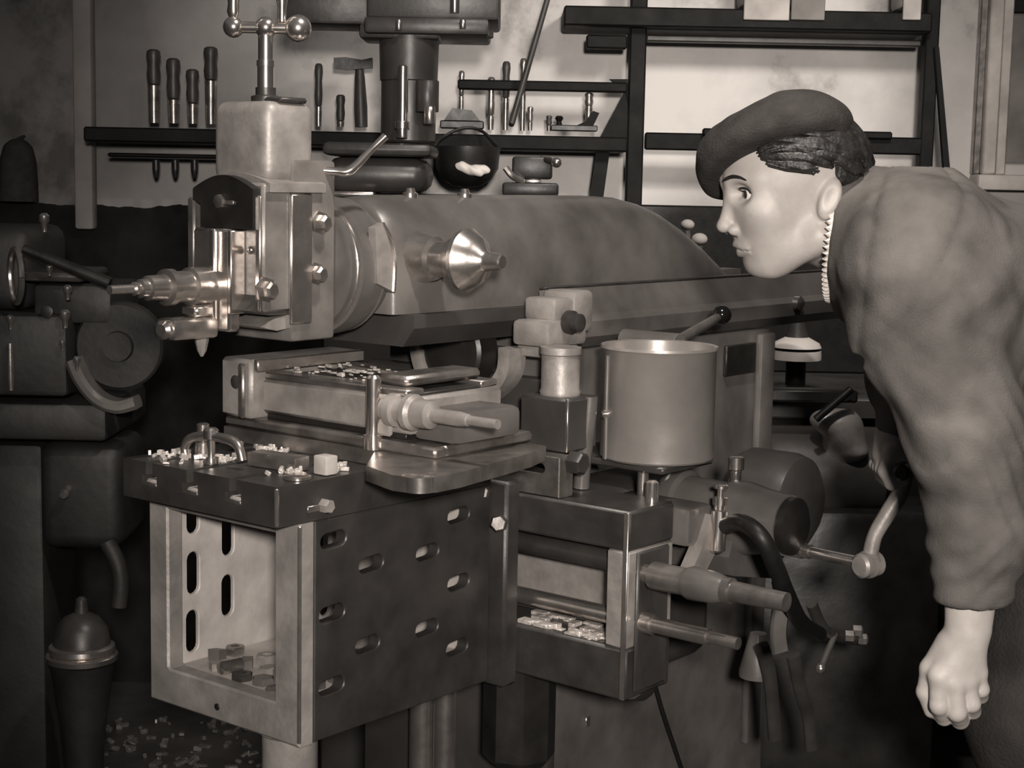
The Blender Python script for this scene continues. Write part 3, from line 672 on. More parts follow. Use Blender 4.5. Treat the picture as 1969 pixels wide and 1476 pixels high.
# ================================================================== SHEET-METAL CAN
cc = at_d(1265, 770, 2.42); cz0 = at_d(1265, 878, 2.42)[2]; cz1 = at_d(1265, 668, 2.42)[2]
cw = at_d(1375, 770, 2.42); rr = float(np.linalg.norm((cw - cc)[:2])) * .995
K = thing('coolant_can', 'round plain sheet-metal can standing beside the column', 'can', (cc[0], cc[1], cz0))
pr = [(0, rr * .97), (.003, rr), (cz1 - cz0 - .004, rr), (cz1 - cz0, rr + .003), (cz1 - cz0 + .004, rr + .002), (cz1 - cz0 + .003, rr - .004), (cz1 - cz0 - .02, rr - .005)]
can = obj('can_body', B().lathe((cc[0], cc[1], cz0), (0, 0, 1), pr, 64), CAN, K)
obj('can_seam', B().box(-.004, .004, -.002, .002, 0, cz1 - cz0 - .01, .001), CAN, K)
sd = Vector((-R[0] * .93 - H[0] * .37, -R[1] * .93 - H[1] * .37, 0))
so = K.children[-1]; so.location = sd * rr; so.rotation_euler.z = math.atan2(sd.y, sd.x) + math.pi / 2
zst = at_d(1157, 790, 2.42)[2]
obj('can_stud', B().lathe(tuple(np.array([cc[0], cc[1], zst]) + np.array(sd) * (rr - .001)), tuple(sd), [(0, .007), (.006, .007), (.009, .004)], 12), BRIGHT, K)
# bracket under the can, part of the machine
br = obj('can_shelf', B().box(cc[0] - .07, cc[0] + .07, cc[1] - .06, .034, cz0 - .012, cz0 - .0008, .003), PAINTD, M0)
for px in (1236,):
    q = at_d(px, 930, 2.36); obj('shelf_pin', B().cyl((q[0], q[1], .86), (q[0], q[1], cz0 - .0125), .0085), STEEL, br)
q = at_d(1300, 920, 2.45)
obj('shelf_brace', B().tube([(q[0], q[1], cz0 - .013), (q[0] - .02, q[1] + .01, cz0 - .05), (q[0] - .03, q[1] + .02, .84)], .01, 10), PAINTD, br)

# ================================================================== TOOL RACK ON THE BACK WALL
RD = 3.98                                                   # depth of the rack's front
def rb(px0, py0, px1, py1, d0=RD, d1=None, bev=.004, b=None):
    s0, z1_ = S(px0, py0, d0); s1, z0_ = S(px1, py1, d0)
    return (b or B(ROOM)).box(s0, s1, d0, d0 + .04 if d1 is None else d1, z0_, z1_, bev)
p = at_d(1225, 400, RD + .05)
RK = thing('tool_rack', 'dark wooden tool rack of posts and shelves along the whitewashed wall', 'rack', (p[0], p[1], 0))
s0, zt2 = S(1225, 330, RD)
def post(px0, px1):
    a, _ = S(px0, 200, RD + .03); b_, _ = S(px1, 200, RD + .03)
    obj('post', B(ROOM).box(a, b_, RD + .03, RD + .075, 0, 2.6, .004), WOODD, RK)
post(1208, 1240); post(1774, 1800)
obj('upper_shelf', rb(1085, 10, 1792, 62, RD - .02, WD - .002), WOODD, RK)
obj('shelf_cleat', rb(1128, 66, 1206, 94, RD + .02, RD + .06), WOODD, RK)
obj('shelf_batten', rb(1243, 66, 1772, 90, RD + .05, RD + .08), WOODM, RK)
obj('tool_rail', rb(880, 152, 1207, 178, RD + .03, RD + .06), WOODD, RK)
obj('lower_shelf', rb(160, 243, 1207, 292, RD - .02, WD - .002), WOODD, RK)
obj('shelf_cleat', rb(206, 293, 440, 306, RD + .02, RD + .06), WOODD, RK)
obj('lower_rail', rb(1241, 254, 1773, 298, RD + .03, RD + .06), WOODD, RK)
obj('rail_block', rb(1352, 246, 1716, 268, RD + .005, RD + .029), WOODD, RK)
for pts in (((1150, 272), (1200, 178), (1207, 178), (1207, 272)), ((1172, 152), (1200, 175), (1207, 200), (1207, 152))):
    obj('gusset', B(ROOM).prism([S(a, b_, RD + .035) for a, b_ in pts], 'y', RD + .035, RD + .055), WOODD, RK)
obj('inclined_brace', B(ROOM).prism([S(a, b_, RD + .04) for a, b_ in ((1146, 293), (1172, 293), (1160, 380), (1134, 380))], 'y', RD + .035, RD + .055), WOODD, RK)
obj('long_strut', B(ROOM).prism([S(a, b_, RD + .0) for a, b_ in ((1798, 90), (1806, 90), (1828, 335), (1816, 335))], 'y', RD, RD + .02), WOODD, RK)
obj('strut_foot', rb(1790, 333, 1834, 343, RD - .02, RD + .029), WOODD, RK)

_, SHZ = S(700, 243, RD - .02)                              # top of the lower shelf
SHZ += .0006
def tool(name, px, pt, pw, parts, lab, cat, d=RD + .06, lean=0, zbase=None):
    """upright tool standing in the shelf; parts: (name, from, to, profile of (t, half width px), material)"""
    s, ztop = S(px, pt, d); zb0 = SHZ if zbase is None else zbase
    k = d / FPX; hgt = ztop - zb0
    p = ROOM @ Vector((s, d, zb0))
    o = thing(name, lab, cat, tuple(p))
    for nm, t0, t1, pr, m in parts:
        L_ = hgt * (t1 - t0)
        ax = Vector((lean, 0, 1)).normalized()
        st_ = Vector((s, d, zb0)) + ax * hgt * t0
        obj(nm, B(ROOM).lathe(st_, ax, [(L_ * t, w * k * pw) for t, w in pr], 16), m, o)
    return o
HND = [(0, .5), (.05, .8), (.3, .95), (.6, .8), (.8, 1.0), (.95, .9), (1, .55)]
def chisel(px, pt, pw, lab, hm=WOODM, cut=.5, **k):
    return tool('wood_chisel', px, pt, pw, [('blade', 0, cut, [(0, .7), (1, .8)], DULL), ('ferrule', cut, cut + .06, [(0, .8), (1, .85)], STEEL), ('handle', cut + .06, 1, HND, hm)], lab, 'chisel', **k)
chisel(295, 95, 14, 'tall dark-handled chisel, leftmost of four standing on the left end of the rack shelf', cut=.45)
chisel(333, 112, 14, 'dark pointed chisel, second from the left on the left end of the rack shelf', cut=.3)
chisel(370, 133, 13, 'shortest dark chisel, third from the left on the left end of the rack shelf', cut=.3)
chisel(405, 90, 14, 'tall chisel with pale ferrule, right of the four on the left rack shelf', cut=.5)
# three tips poking out below the shelf
for i, (px, lab) in enumerate(((300, 'dark spike hanging below the left rack shelf, leftmost of three'), (337, 'dark spike hanging below the left rack shelf, middle of three'), (374, 'dark spike hanging below the left rack shelf, rightmost of three'))):
    s, za = S(px, 307, RD + .045); _, zb0 = S(px, 342, RD + .045)
    p = ROOM @ Vector((s, RD + .045, zb0))
    o = thing('hanging_spike', lab, 'spike', tuple(p), 'spikes under the left rack shelf')
    obj('tip', B(ROOM).lathe((s, RD + .045, zb0), (0, 0, 1), [(0, .004), (.012, .008), (.02, .009)], 10), IRONB, o)
    obj('shank', B(ROOM).lathe((s, RD + .045, zb0 + .02), (0, 0, 1), [(0, .009), (za - zb0 - .0206, .0095)], 10), IRONB, o)
chisel(613, 122, 8, 'slim chisel with brown handle on the rack, left of the hammer', cut=.25)
chisel(655, 182, 9, 'short stubby turned-handle awl below the hammer head', cut=.1)
# hammer standing head up
s, zh = S(692, 108, RD + .06); d = RD + .06
p = ROOM @ Vector((s, d, SHZ)); hm = thing('hammer', 'hammer standing head up on the rack shelf', 'hammer', tuple(p))
s0_, z1_ = S(643, 110, d); s1_, z0_ = S(716, 136, d)
obj('handle', B(ROOM).lathe((s + .005, d, SHZ), (-.04, 0, 1), [(0, .016), (.05, .017), (.12, .013), (z0_ - SHZ + .002, .011)], 14), WOODM, hm)
obj('head', B(ROOM).prism([(s0_, z1_ - .002), (s0_ + .03, z1_), (s0_ + .07, z1_ - .006), (s1_, z1_), (s1_, z0_ + .006), (s0_ + .075, z0_ + .004), (s0_ + .03, z0_), (s0_, z0_ + .003)], 'y', d - .016, d + .016), IRONB, hm)
chisel(888, 136, 6, 'thin scriber with pale shaft, leftmost tool in front of the upper tool rail', STEEL, cut=.5)
chisel(945, 148, 8, 'bright screwdriver with pale round end in front of the upper tool rail', STEEL, cut=.2)
chisel(974, 118, 8, 'dark long file in front of the upper tool rail, left of the leaning rod', WOODM, cut=.4)
chisel(1007, 112, 7, 'slender grey file behind the leaning rod', DULL, cut=.5, d=RD + .09)
chisel(1020, 205, 6, 'short grey punch standing on the shelf between file and plane', DULL, cut=.3)
chisel(1056, 222, 6, 'tiny dark punch standing on the shelf right of the grey punch', WOODM, cut=.3)
chisel(1133, 178, 9, 'pale-tipped tapered reamer beside the gusset of the rack', DULL, cut=.6)
# rod leaning across the rack
a = S(1062, -30, RD - .03); b_ = S(982, 243, RD - .03)
p = ROOM @ Vector((b_[0], RD - .03, SHZ))
lr = thing('leaning_rod', 'long thin dark rod leaning diagonally on the tool rack', 'rod', tuple(p))
dv = Vector((a[0] - b_[0], 0, a[1] - SHZ)); st_ = Vector((b_[0], RD - .018, SHZ + .006))
obj('shaft', B(ROOM).cyl(st_ + dv * .02, st_ + dv * 1.3, .008, .0065, n=10), WOODM, lr)
obj('tip', B(ROOM).cyl(st_, st_ + dv * .0199, .005, .008, n=10), IRONB, lr)
# small things lying on the shelf
s_, z_ = S(1110, 240, RD)
pl = thing('hand_plane', 'small dark hand plane lying on the rack shelf', 'plane', tuple(ROOM @ Vector((s_, RD + .04, SHZ))))
a, _ = S(1060, 240, RD); b_, _ = S(1150, 240, RD)
obj('sole', B(ROOM).box(a, b_, RD + .015, RD + .06, SHZ, SHZ + .014, .002), IRONB, pl)
obj('tote', B(ROOM).prism([(b_ - .05, SHZ + .0145), (b_ - .01, SHZ + .0145), (b_ + .004, SHZ + .045), (b_ - .012, SHZ + .05), (b_ - .03, SHZ + .024)], 'y', RD + .028, RD + .046), WOODD, pl)
obj('knob', B(ROOM).lathe((a + .02, RD + .037, SHZ + .0145), (0, 0, 1), [(0, .008), (.008, .006), (.016, .011), (.022, .007)], 12), WOODD, pl)
a, _ = S(845, 240, RD); b_, _ = S(930, 240, RD)
tin = thing('oil_stone_box', 'low dark box lying on the shelf left of the scriber', 'box', tuple(ROOM @ Vector(((a + b_) / 2, RD + .05, SHZ))))
obj('tray', B(ROOM).box(a, b_, RD + .02, RD + .05, SHZ, SHZ + .02, .003), IRONB, tin)
obj('lid', B(ROOM).prism([(a + .01, SHZ + .0205), (b_ - .01, SHZ + .0205), (b_ - .03, SHZ + .045), (a + .03, SHZ + .05)], 'y', RD + .022, RD + .048), IRONB, tin)
# boxes on the upper shelf
_, UZ = S(1500, 10, RD - .02); UZ += .0006
def carton(px0, px1, h, lab, d0=RD - .026, m=PAPER):
    a, _ = S(px0, 20, d0); b_, _ = S(px1, 20, d0)
    _, zlo = S(px0, 38, d0)
    o = thing('paper_parcel', lab, 'parcel', tuple(ROOM @ Vector(((a + b_) / 2, d0, UZ))))
    obj('wrapper', B(ROOM).box(a, b_, d0 + .01, d0 + .14, UZ, UZ + h, .012, 2), m, o)
    obj('hanging_flap', B(ROOM).box(a, b_, d0 - .004, d0 + .004, zlo, UZ + h * .8, .002), m, o)
carton(1430, 1518, .16, 'pale creased paper parcel on the upper rack shelf, left of the grey one')
carton(1521, 1586, .15, 'grey paper parcel on the upper rack shelf', m=mat('grey sugar paper', .2, .8, 0, .3, 8, .1))
carton(1736, 1771, .18, 'narrow pale parcel on the upper rack shelf beside the post')

# round pan hanging under the shelf with a pale rag in it
s, z = S(898, 318, RD - .10)
pan = thing('hanging_pan', 'black round-bottomed pan hanging in front of the rack', 'pan', tuple(ROOM @ Vector((s, RD - .1, z - .06))))
rw = S(962, 300, RD - .1)[0] - s; zr = S(898, 282, RD - .1)[1]; zl = S(898, 360, RD - .1)[1]
pr = [(0, .01), (.004, rw * .45), (.02, rw * .75), (.045, rw * .95), (zr - zl, rw), (zr - zl, rw - .004), (.046, rw * .92), (.022, rw * .72), (.008, rw * .42)]
obj('bowl', B(ROOM).lathe((s, RD - .1, zl), (0, 0, 1), pr, 36), IRONB, pan)
obj('bail', B(ROOM).tube([(s - rw, RD - .1, zr - .004), (s - rw * .8, RD - .06, zr + .02), (s - rw * .2, RD - .035, zr + .045), (s + rw * .4, RD - .035, zr + .04), (s + rw, RD - .1, zr - .004)], .004, 8), IRONB, pan)
rg = thing('pale_rag', 'crumpled pale rag stuck on the front of the black pan', 'rag', tuple(ROOM @ Vector((s + .01, RD - .1 - rw, z - .01))))
RAG = (s + .015, RD - .1 - rw * .985, S(912, 327, RD - .2)[1])


# ================================================================== DRILL PRESS behind the shaper
DD = 3.35
def db(px0, py0, px1, py1, d0, d1, bev=.008, seg=2):
    s0, z1_ = S(px0, py0, d0); s1, z0_ = S(px1, py1, d0); return B(ROOM).box(s0, s1, d0, d1, z0_, z1_, bev, seg)
s, z = S(760, 375, DD)
DP = thing('drill_press', 'dark bench drill press standing behind the ram', 'drill press', tuple(ROOM @ Vector((s, DD + .05, 0))))
def dcyl(px, py0, py1, hw, d, m, name, prof=None, n=24):
    s, za = S(px, py0, d); _, zb0 = S(px, py1, d); r = hw * d / FPX; L_ = za - zb0
    return obj(name, B(ROOM).lathe((s, d, zb0), (0, 0, 1), [(L_ * t, r * w) for t, w in (prof or [(0, .96), (.02, 1), (.98, 1), (1, .96)])], n), m, DP)
dcyl(787, 60, 275, 52, DD + .05, PAINTD, 'head_casting', [(0, .9), (.02, 1), (.55, 1), (.56, 1.05), (1, 1.1)])
dcyl(775, 125, 265, 11, DD - .035, BRIGHT, 'quill_rod', [(0, .9), (.02, .95), (.12, .95), (.13, 1.3), (.22, 1.3), (.23, .95), (.98, .85), (1, .6)])
dcyl(822, 155, 215, 22, DD - .02, PAINTD, 'depth_stop')
dcyl(826, 205, 238, 11, DD - .045, STEEL, 'stop_collar')
obj('belt_guard', db(705, -60, 960, 40, DD - .02, DD + .25), PAINTD, DP)
obj('guard_flange', db(700, 30, 940, 68, DD - .03, DD + .22), PAINTD, DP)
obj('motor_bracket', db(540, -60, 712, 48, DD + .0, DD + .16), IRON, DP)
obj('motor_foot', db(690, 44, 845, 76, DD - .01, DD + .13), PAINTD, DP)
dcyl(900, 60, 72, 48, DD + .05, PAINTD, 'pulley_rim')
dcyl(875, -30, 25, 9, DD - .032, BRIGHT, 'spindle_nut')
dcyl(767, 38, 58, 6, DD - .04, STEEL, 'bracket_bolt')
dcyl(890, 38, 55, 6, DD - .04, STEEL, 'bracket_bolt')
obj('table_casting', db(625, 300, 822, 372, DD - .05, DD + .2, .03, 3), PAINTD, DP)
obj('work_table', db(618, 272, 830, 302, DD - .08, DD + .22, .012, 2), IRON, DP)
obj('table_ear', db(616, 366, 720, 380, DD - .06, DD + .1, .01, 2), STEEL, DP)
s, z = S(770, 372, DD); obj('pedestal', B(ROOM).box(s - .16, s + .14, DD - .03, DD + .22, 0, z - .001, .02, 2), PAINTD, DP)
# post tool with a bright ball, on the ram's far side
s, z = S(1018, 372, 3.2)
PT = thing('tool_post_turret', 'dark square tool turret with a bright ball lever behind the ram', 'tool turret', tuple(ROOM @ Vector((s, 3.2, 0))))
def pb(px0, py0, px1, py1, d0, d1, bev=.006): 
    s0, z1_ = S(px0, py0, d0); s1, z0_ = S(px1, py1, d0); return B(ROOM).box(s0, s1, d0, d1, z0_, z1_, bev, 2)
obj('turret_block', pb(985, 300, 1062, 345, 3.2, 3.28), IRONB, PT)
obj('turret_base', pb(966, 350, 1074, 378, 3.19, 3.31), IRONB, PT)
obj('turret_neck', pb(1010, 344, 1040, 352, 3.21, 3.27, .002), STEEL, PT)
a = S(972, 322, 3.19); b_ = S(985, 338, 3.19)
obj('clamp_tail', B(ROOM).tube([(a[0], 3.19, a[1]), (b_[0], 3.19, b_[1] - .0), (b_[0] + .02, 3.20, b_[1] - .01)], .007, 8), STEEL, PT)
q = S(1070, 312, 3.17); obj('lever_ball', B(ROOM).ball((q[0], 3.17, q[1]), .0105), BRIGHT, PT)
q2 = S(1040, 305, 3.2); obj('lever', B(ROOM).cyl((q[0], 3.17, q[1]), (q2[0], 3.22, q2[1]), .006), IRON, PT)
s0, z1_ = S(960, 378, 3.2); s1, _ = S(1080, 378, 3.2)
obj('stand', B(ROOM).box(s0, s1, 3.2, 3.32, 0, z1_ - .002, .01, 2), IRON, PT)

# ================================================================== OLD LATHE at the left
LD = 3.05
def lb(px0, py0, px1, py1, d0, d1, bev=.012, seg=2):
    s0, z1_ = S(px0, py0, d0); s1, z0_ = S(px1, py1, d0); return B(ROOM).box(s0, s1, d0, d1, z0_, z1_, bev, seg)
LDARK = mat('grimy green-grey machine paint', .015, .6, .05, .35, 10, .08)
LMID = mat('grimy grey machine casting', .022, .58, .1, .35, 10, .08)
s, z = S(60, 800, LD)
LT = thing('old_lathe', 'dark grimy lathe standing at the left behind the table', 'lathe', tuple(ROOM @ Vector((s, LD + .2, 0))))
obj('bed', lb(-420, 765, 205, 850, LD, LD + .34), LMID, LT)
obj('bed_leg', lb(-60, 852, 100, 2000, LD + .05, LD + .3), LDARK, LT)
o_ = LT.children[-1]
obj('apron', lb(-200, 600, 130, 764, LD - .02, LD + .2), LDARK, LT)
obj('headstock', lb(-300, 430, 60, 598, LD + .05, LD + .32, .03, 3), LMID, LT)
obj('carriage', lb(62, 545, 215, 625, LD + .02, LD + .25), LMID, LT)
obj('cross_slide', lb(40, 520, 160, 544, LD + .0, LD + .2), IRON, LT)
q = S(222, 668, LD)
obj('face_disc', B(ROOM).lathe((q[0], LD + .06, q[1]), (0, -1, 0), [(0, .085), (.03, .085), (.036, .08), (.037, .03), (.05, .028)], 40), LMID, LT)
arc = [(142, 690), (160, 730), (190, 765), (228, 780), (265, 772)]
obj('curved_guard', B(ROOM).tube([(S(a, b_, LD - .0)[0], LD - .0, S(a, b_, LD)[1]) for a, b_ in arc], .016, 10, flat=((0, 1, 0), .03, .012)), PAINT, LT)
a = S(45, 478, LD - .04); b_ = S(212, 545, LD - .04)
obj('long_lever', B(ROOM).cyl((a[0], LD - .04, a[1]), (b_[0], LD - .04, b_[1]), .009, .012, n=12), IRONB, LT)
hw = []
q = S(30, 530, LD - .05)
for k in range(25):
    th = 2 * math.pi * k / 24; hw.append((q[0] + .05 * math.cos(th) * .5, LD - .05 - .045 * math.cos(th), q[1] + .05 * math.sin(th)))
obj('handwheel', B(ROOM).tube(hw, .006, 8, 1), STEEL, LT)
for px, py, r in ((85, 425, .010), (95, 518, .006), (130, 560, .008), (125, 610, .010), (20, 617, .008), (120, 662, .006), (148, 695, .007)):
    q = S(px, py, LD - .03)
    obj('lever_knob', B(ROOM).lathe((q[0], LD - .03, q[1] - r * 2), (0, 0, 1), [(0, r * .5), (r * 1.5, r * .6), (r * 2, r), (r * 3, r), (r * 3.5, r * .5)], 12), STEEL, LT)
q = S(20, 690, LD - .03); obj('handle_rod', B(ROOM).lathe((q[0], LD - .03, q[1] - .06), (0, 0, 1), [(0, .005), (.03, .007), (.09, .006)], 10), STEEL, LT)
q = S(88, 600, LD - .03); obj('bore', B(ROOM).lathe((q[0], LD - .021, q[1]), (0, -1, 0), [(0, .012), (.004, .012), (.005, .008)], 16), IRONB, LT)
obj('lower_casting', lb(70, 852, 235, 1060, LD + .03, LD + .25, .03, 3), LDARK, LT)
q = S(122, 945, LD - .0); obj('drain_plug', B(ROOM).lathe((q[0], LD + .03, q[1]), (0, -1, -.2), [(0, .008), (.02, .007), (.026, .01), (.034, .007)], 12), STEEL, LT)
pp = [(205, 1040), (225, 1080), (232, 1120), (228, 1165)]
obj('drain_pipe', B(ROOM).tube([(S(a, b_, LD - .02)[0], LD - .02, S(a, b_, LD - .02)[1]) for a, b_ in pp], .016, 12), LMID, LT)

# dark hood hanging on the wall at far left
a = [S(px, py, WD - .03) for px, py in ((18, 385), (12, 330), (16, 290), (35, 268), (58, 265), (74, 285), (80, 330), (80, 385))]
hd = thing('hanging_hood', 'dark rounded cloth hood hanging on the wall at far left', 'cloth', tuple(ROOM @ Vector((a[0][0], WD - .05, a[0][1]))))
obj('cloth', B(ROOM).tube([(S(47, py, WD)[0], WD - .055, S(47, py, WD)[1]) for py in (386, 350, 310, 282, 268)], [.052, .05, .046, .036, .012], 14), FELT, hd)
obj('hook', B(ROOM).cyl((S(47, 262, WD)[0], WD - .001, S(47, 262, WD)[1]), (S(47, 268, WD)[0], WD - .06, S(47, 268, WD)[1]), .004), IRON, hd)
# drip pot on a stand in front of the lathe
PD = 2.95
q = S(158, 1270, PD); q2 = S(90, 1262, PD); rp = q[0] - q2[0]
zc = q[1]
PB = thing('lidded_pot', 'dark round pot with bright metal rims on the floor at lower left', 'pot', tuple(ROOM @ Vector((q[0], PD, 0))))
pr = [(0, rp * .55), (.01, rp * .6), (zc * .3, rp * .45), (zc - .14, rp * .62), (zc - .02, rp * .86), (zc, rp * .95)]
obj('pot_body', B(ROOM).lathe((q[0], PD, 0.0005), (0, 0, 1), pr, 40), LDARK, PB)
obj('rim', B(ROOM).lathe((q[0], PD, zc), (0, 0, 1), [(0.001, rp * .93), (.004, rp), (.013, rp), (.017, rp * .9)], 44), BRIGHT, PB)
obj('rim', B(ROOM).lathe((q[0], PD, zc + .018), (0, 0, 1), [(0, rp * .86), (.004, rp * .93), (.012, rp * .91), (.016, rp * .8)], 44), STEEL, PB)
obj('lid_dome', B(ROOM).lathe((q[0], PD, zc + .0345), (0, 0, 1), [(0, rp * .8), (.03, rp * .72), (.05, rp * .5), (.06, rp * .2), (.085, rp * .16), (.09, rp * .08)], 36), IRON, PB)
# swarf on the floor
fl_ = B(ROOM)
for k in range(160):
    px = random.uniform(-40, 560); py = random.uniform(1385, 1520); w = at_z(px, py, 0)
    v = w - CAM; s, d = float(v @ R), float(v @ H); a = random.uniform(.004, .016)
    fl_.box(s - a, s + a, d - a * .5, d + a * .5, .0005, random.uniform(.003, .012), .0005, rot=Matrix.Rotation(random.uniform(0, 3), 3, 'Z') @ Matrix.Rotation(random.uniform(-.4, .4), 3, 'Y'))
obj('floor_swarf', fl_, mat('dull swarf', .16, .4, .4, .4, 60), None, label='scattered curls of metal swarf on the floor at lower left', category='swarf', kind='stuff')

# ================================================================== BENCH AND LAMP behind the operator
BD = 3.45
q0 = S(1240, 440, BD); q1 = S(1700, 440, BD)
BN = thing('work_bench', 'dark work bench behind the ram end and the operator', 'bench', tuple(ROOM @ Vector(((q0[0] + q1[0]) / 2, BD + .2, 0))))
zb1 = S(1400, 760, BD)[1]
obj('bench_top', B(ROOM).box(q0[0], q1[0] + .9, BD, BD + .5, zb1 - .05, zb1, .006), WOODM, BN)
obj('bench_front', B(ROOM).box(q0[0] + .02, q1[0] + .88, BD + .03, BD + .06, .35, zb1 - .0505, .004), WOODD, BN)
for s_ in (q0[0] + .05, q1[0] + .80):
    obj('leg', B(ROOM).box(s_, s_ + .08, BD + .0605, BD + .14, 0, zb1 - .0505, .005), WOODD, BN)
obj('back_board', B(ROOM).box(q0[0], q1[0] + .9, BD + .46, BD + .5, zb1 + .0005, S(1400, 402, BD)[1], .004), IRONB, BN)
# small odds on the bench: bright fitting and casting behind the ram end
s, z = S(1335, 470, 3.4)
for px, py, r, lab in ((1322, 432, .012, 'small pale knob standing on the bench behind the ram end, upper one'), (1345, 460, .014, 'grey knob fitting on the bench just below the pale knob')):
    s, z = S(px, py, BD + .1)
    o = thing('pipe_fitting', lab, 'fitting', tuple(ROOM @ Vector((s, BD + .1, zb1 + .0006))))
    obj('stem', B(ROOM).cyl((s, BD + .1, zb1 + .0006), (s, BD + .1, z - r), r * .6), DULL, o)
    obj('knob', B(ROOM).ball((s, BD + .1, z), (r * 1.3, r * 1.3, r)), PAPER, o)
# white enamel lampshade standing on the bench
s, z = S(1555, 690, BD - .06)
LS = thing('enamel_lamp', 'lamp with white enamelled rim and dark cone on the bench edge', 'lamp', tuple(ROOM @ Vector((s, BD + .05, zb1 + .0006))))
w = S(1605, 690, BD - .06)[0] - s
zr0 = S(1555, 705, BD - .06)[1]; zr1 = S(1555, 660, BD - .06)[1]; zr2 = S(1555, 600, BD - .06)[1]
yv = BD + .09
obj('lower_band', B(ROOM).lathe((s, yv, zr0), (0, 0, 1), [(0, w), (.012, w), (.02, w * .98)], 36), WHITE, LS)
obj('white_reflector', B(ROOM).lathe((s, yv, zr0 + .0265), (0, 0, 1), [(0, w * .99), (.01, w * .9), (zr1 - zr0 - .027, w * .45)], 36), WHITE, LS)
obj('dark_cone', B(ROOM).lathe((s, yv, zr1), (0, 0, 1), [(0, w * .46), (zr2 - zr1, w * .16), (zr2 - zr1 + .05, w * .14)], 28), PAINTD, LS)
obj('joint_ring', B(ROOM).lathe((s, yv, zr0 + .0205), (0, 0, 1), [(0, w * .92), (.0055, w * .92)], 32), IRONB, LS)
obj('lamp_foot', B(ROOM).lathe((s, yv, zb1 + .0006), (0, 0, 1), [(0, w * .9), (.01, w * .9), (.015, w * .4), (zr0 - zb1 - .001, w * .4)], 28), IRONB, LS)
# second machine body under the bench: dark motor casting with pale cast lump
s, z = S(1590, 830, 3.2)
MB_ = thing('electric_motor', 'dark electric motor with pale cast lug behind the crank', 'motor', tuple(ROOM @ Vector((s, 3.25, 0))))
zA = S(1600, 900, 3.2)[1]
obj('motor_stand', B(ROOM).box(s - .18, s + .24, 3.16, 3.36, 0, zA - .08, .02, 2), IRONB, MB_)
obj('motor_body', B(ROOM).lathe((s - .14, 3.27, zA - .02), (1, 0, 0), [(0, .07), (.02, .095), (.26, .095), (.28, .07)], 36), PAINTD, MB_)
LUGP = [(S(px, py, 3.15), rx) for px, py, rx in ((1592, 812, .026), (1625, 822, .032), (1640, 848, .026), (1655, 872, .018))]
a = S(1520, 745, 3.16); b_ = S(1650, 760, 3.16)
obj('dark_bar', B(ROOM).box(S(1460, 745, 3.16)[0], b_[0], 3.16, 3.2, S(1500, 772, 3.16)[1], S(1500, 748, 3.16)[1], .004), IRONB, MB_)
a = S(1570, 808, 3.12); b_ = S(1640, 748, 3.12)
obj('belt_fork', B(ROOM).cyl((a[0], 3.13, a[1]), (b_[0], 3.13, b_[1]), .008, n=10), IRONB, MB_)

# ================================================================== THE OPERATOR
PDI = 2.15
sO, zO = S(1500, 400, PDI)
PM = Matrix(((R[0], -H[0], 0, 0), (R[1], -H[1], 0, 0), (0, 0, 1, 0), (0, 0, 0, 1)))
pO = CAM + R * sO + H * PDI; pO[2] = zO
PM.translation = Vector(pO)                                 # (backward, toward the viewer, up), head at the origin
def pl(px, py, b=0.0):
    s, z = S(px, py, PDI - b); return np.array([s - sO, b, z - zO])
def surf(fn, lo, hi, h):
    """surface nets of a signed distance function on a regular grid"""
    lo = np.array(lo, float); n = np.ceil((np.array(hi) - lo) / h).astype(int) + 1
    ax = [lo[i] + h * np.arange(n[i]) for i in range(3)]
    A, Bb, Cc = np.meshgrid(*ax, indexing='ij')
    F = fn(A.astype(np.float32), Bb.astype(np.float32), Cc.astype(np.float32))
    cn = np.array(n) - 1
    acc = np.zeros(tuple(cn) + (3,), np.float32); cnt = np.zeros(tuple(cn), np.float32)
    cs = [(i, j, k) for i in (0, 1) for j in (0, 1) for k in (0, 1)]
    def sub(o): return F[o[0]:o[0] + cn[0], o[1]:o[1] + cn[1], o[2]:o[2] + cn[2]]
    for c0 in cs:
        for axx in range(3):
            if c0[axx]: continue
            c1 = list(c0); c1[axx] = 1
            f0 = sub(c0); f1 = sub(c1); mk = (f0 < 0) != (f1 < 0)
            t = np.where(mk, f0 / np.where(mk, f0 - f1, 1), 0)
            for d in range(3): acc[..., d] += mk * ((c0[d] + t) if d == axx else c0[d])
            cnt += mk
    act = cnt > 0; idx = -np.ones(tuple(cn), int); ii = np.argwhere(act); idx[act] = np.arange(len(ii))
    vs = lo + h * (ii + acc[act] / cnt[act][:, None])
    fs = []
    for axx in range(3):
        o1, o2 = [(1, 2), (2, 0), (0, 1)][axx]
        sl0 = [slice(1, cn[0]), slice(1, cn[1]), slice(1, cn[2])]; sl0[axx] = slice(0, cn[axx])
        sl1 = list(sl0); sl1[axx] = slice(1, cn[axx] + 1)
        f0 = F[tuple(sl0)]; f1 = F[tuple(sl1)]; mk = (f0 < 0) != (f1 < 0)
        pos = np.argwhere(mk) + np.array([s_.start for s_ in sl0]); neg = (f0[mk] < 0)
        e1 = np.zeros(3, int); e1[o1] = 1; e2 = np.zeros(3, int); e2[o2] = 1
        q = [idx[tuple(p.T)] for p in (pos - e1 - e2, pos - e2, pos, pos - e1)]
        Q = np.stack(q, 1); Q[~neg] = Q[~neg][:, ::-1]; fs.append(Q)
    return vs, np.concatenate(fs).tolist()
def smin(d1, d2, k):
    h = np.clip(.5 + .5 * (d2 - d1) / k, 0, 1); return d2 * (1 - h) + d1 * h - k * h * (1 - h)
def smax(d1, d2, k): return -smin(-d1, -d2, k)
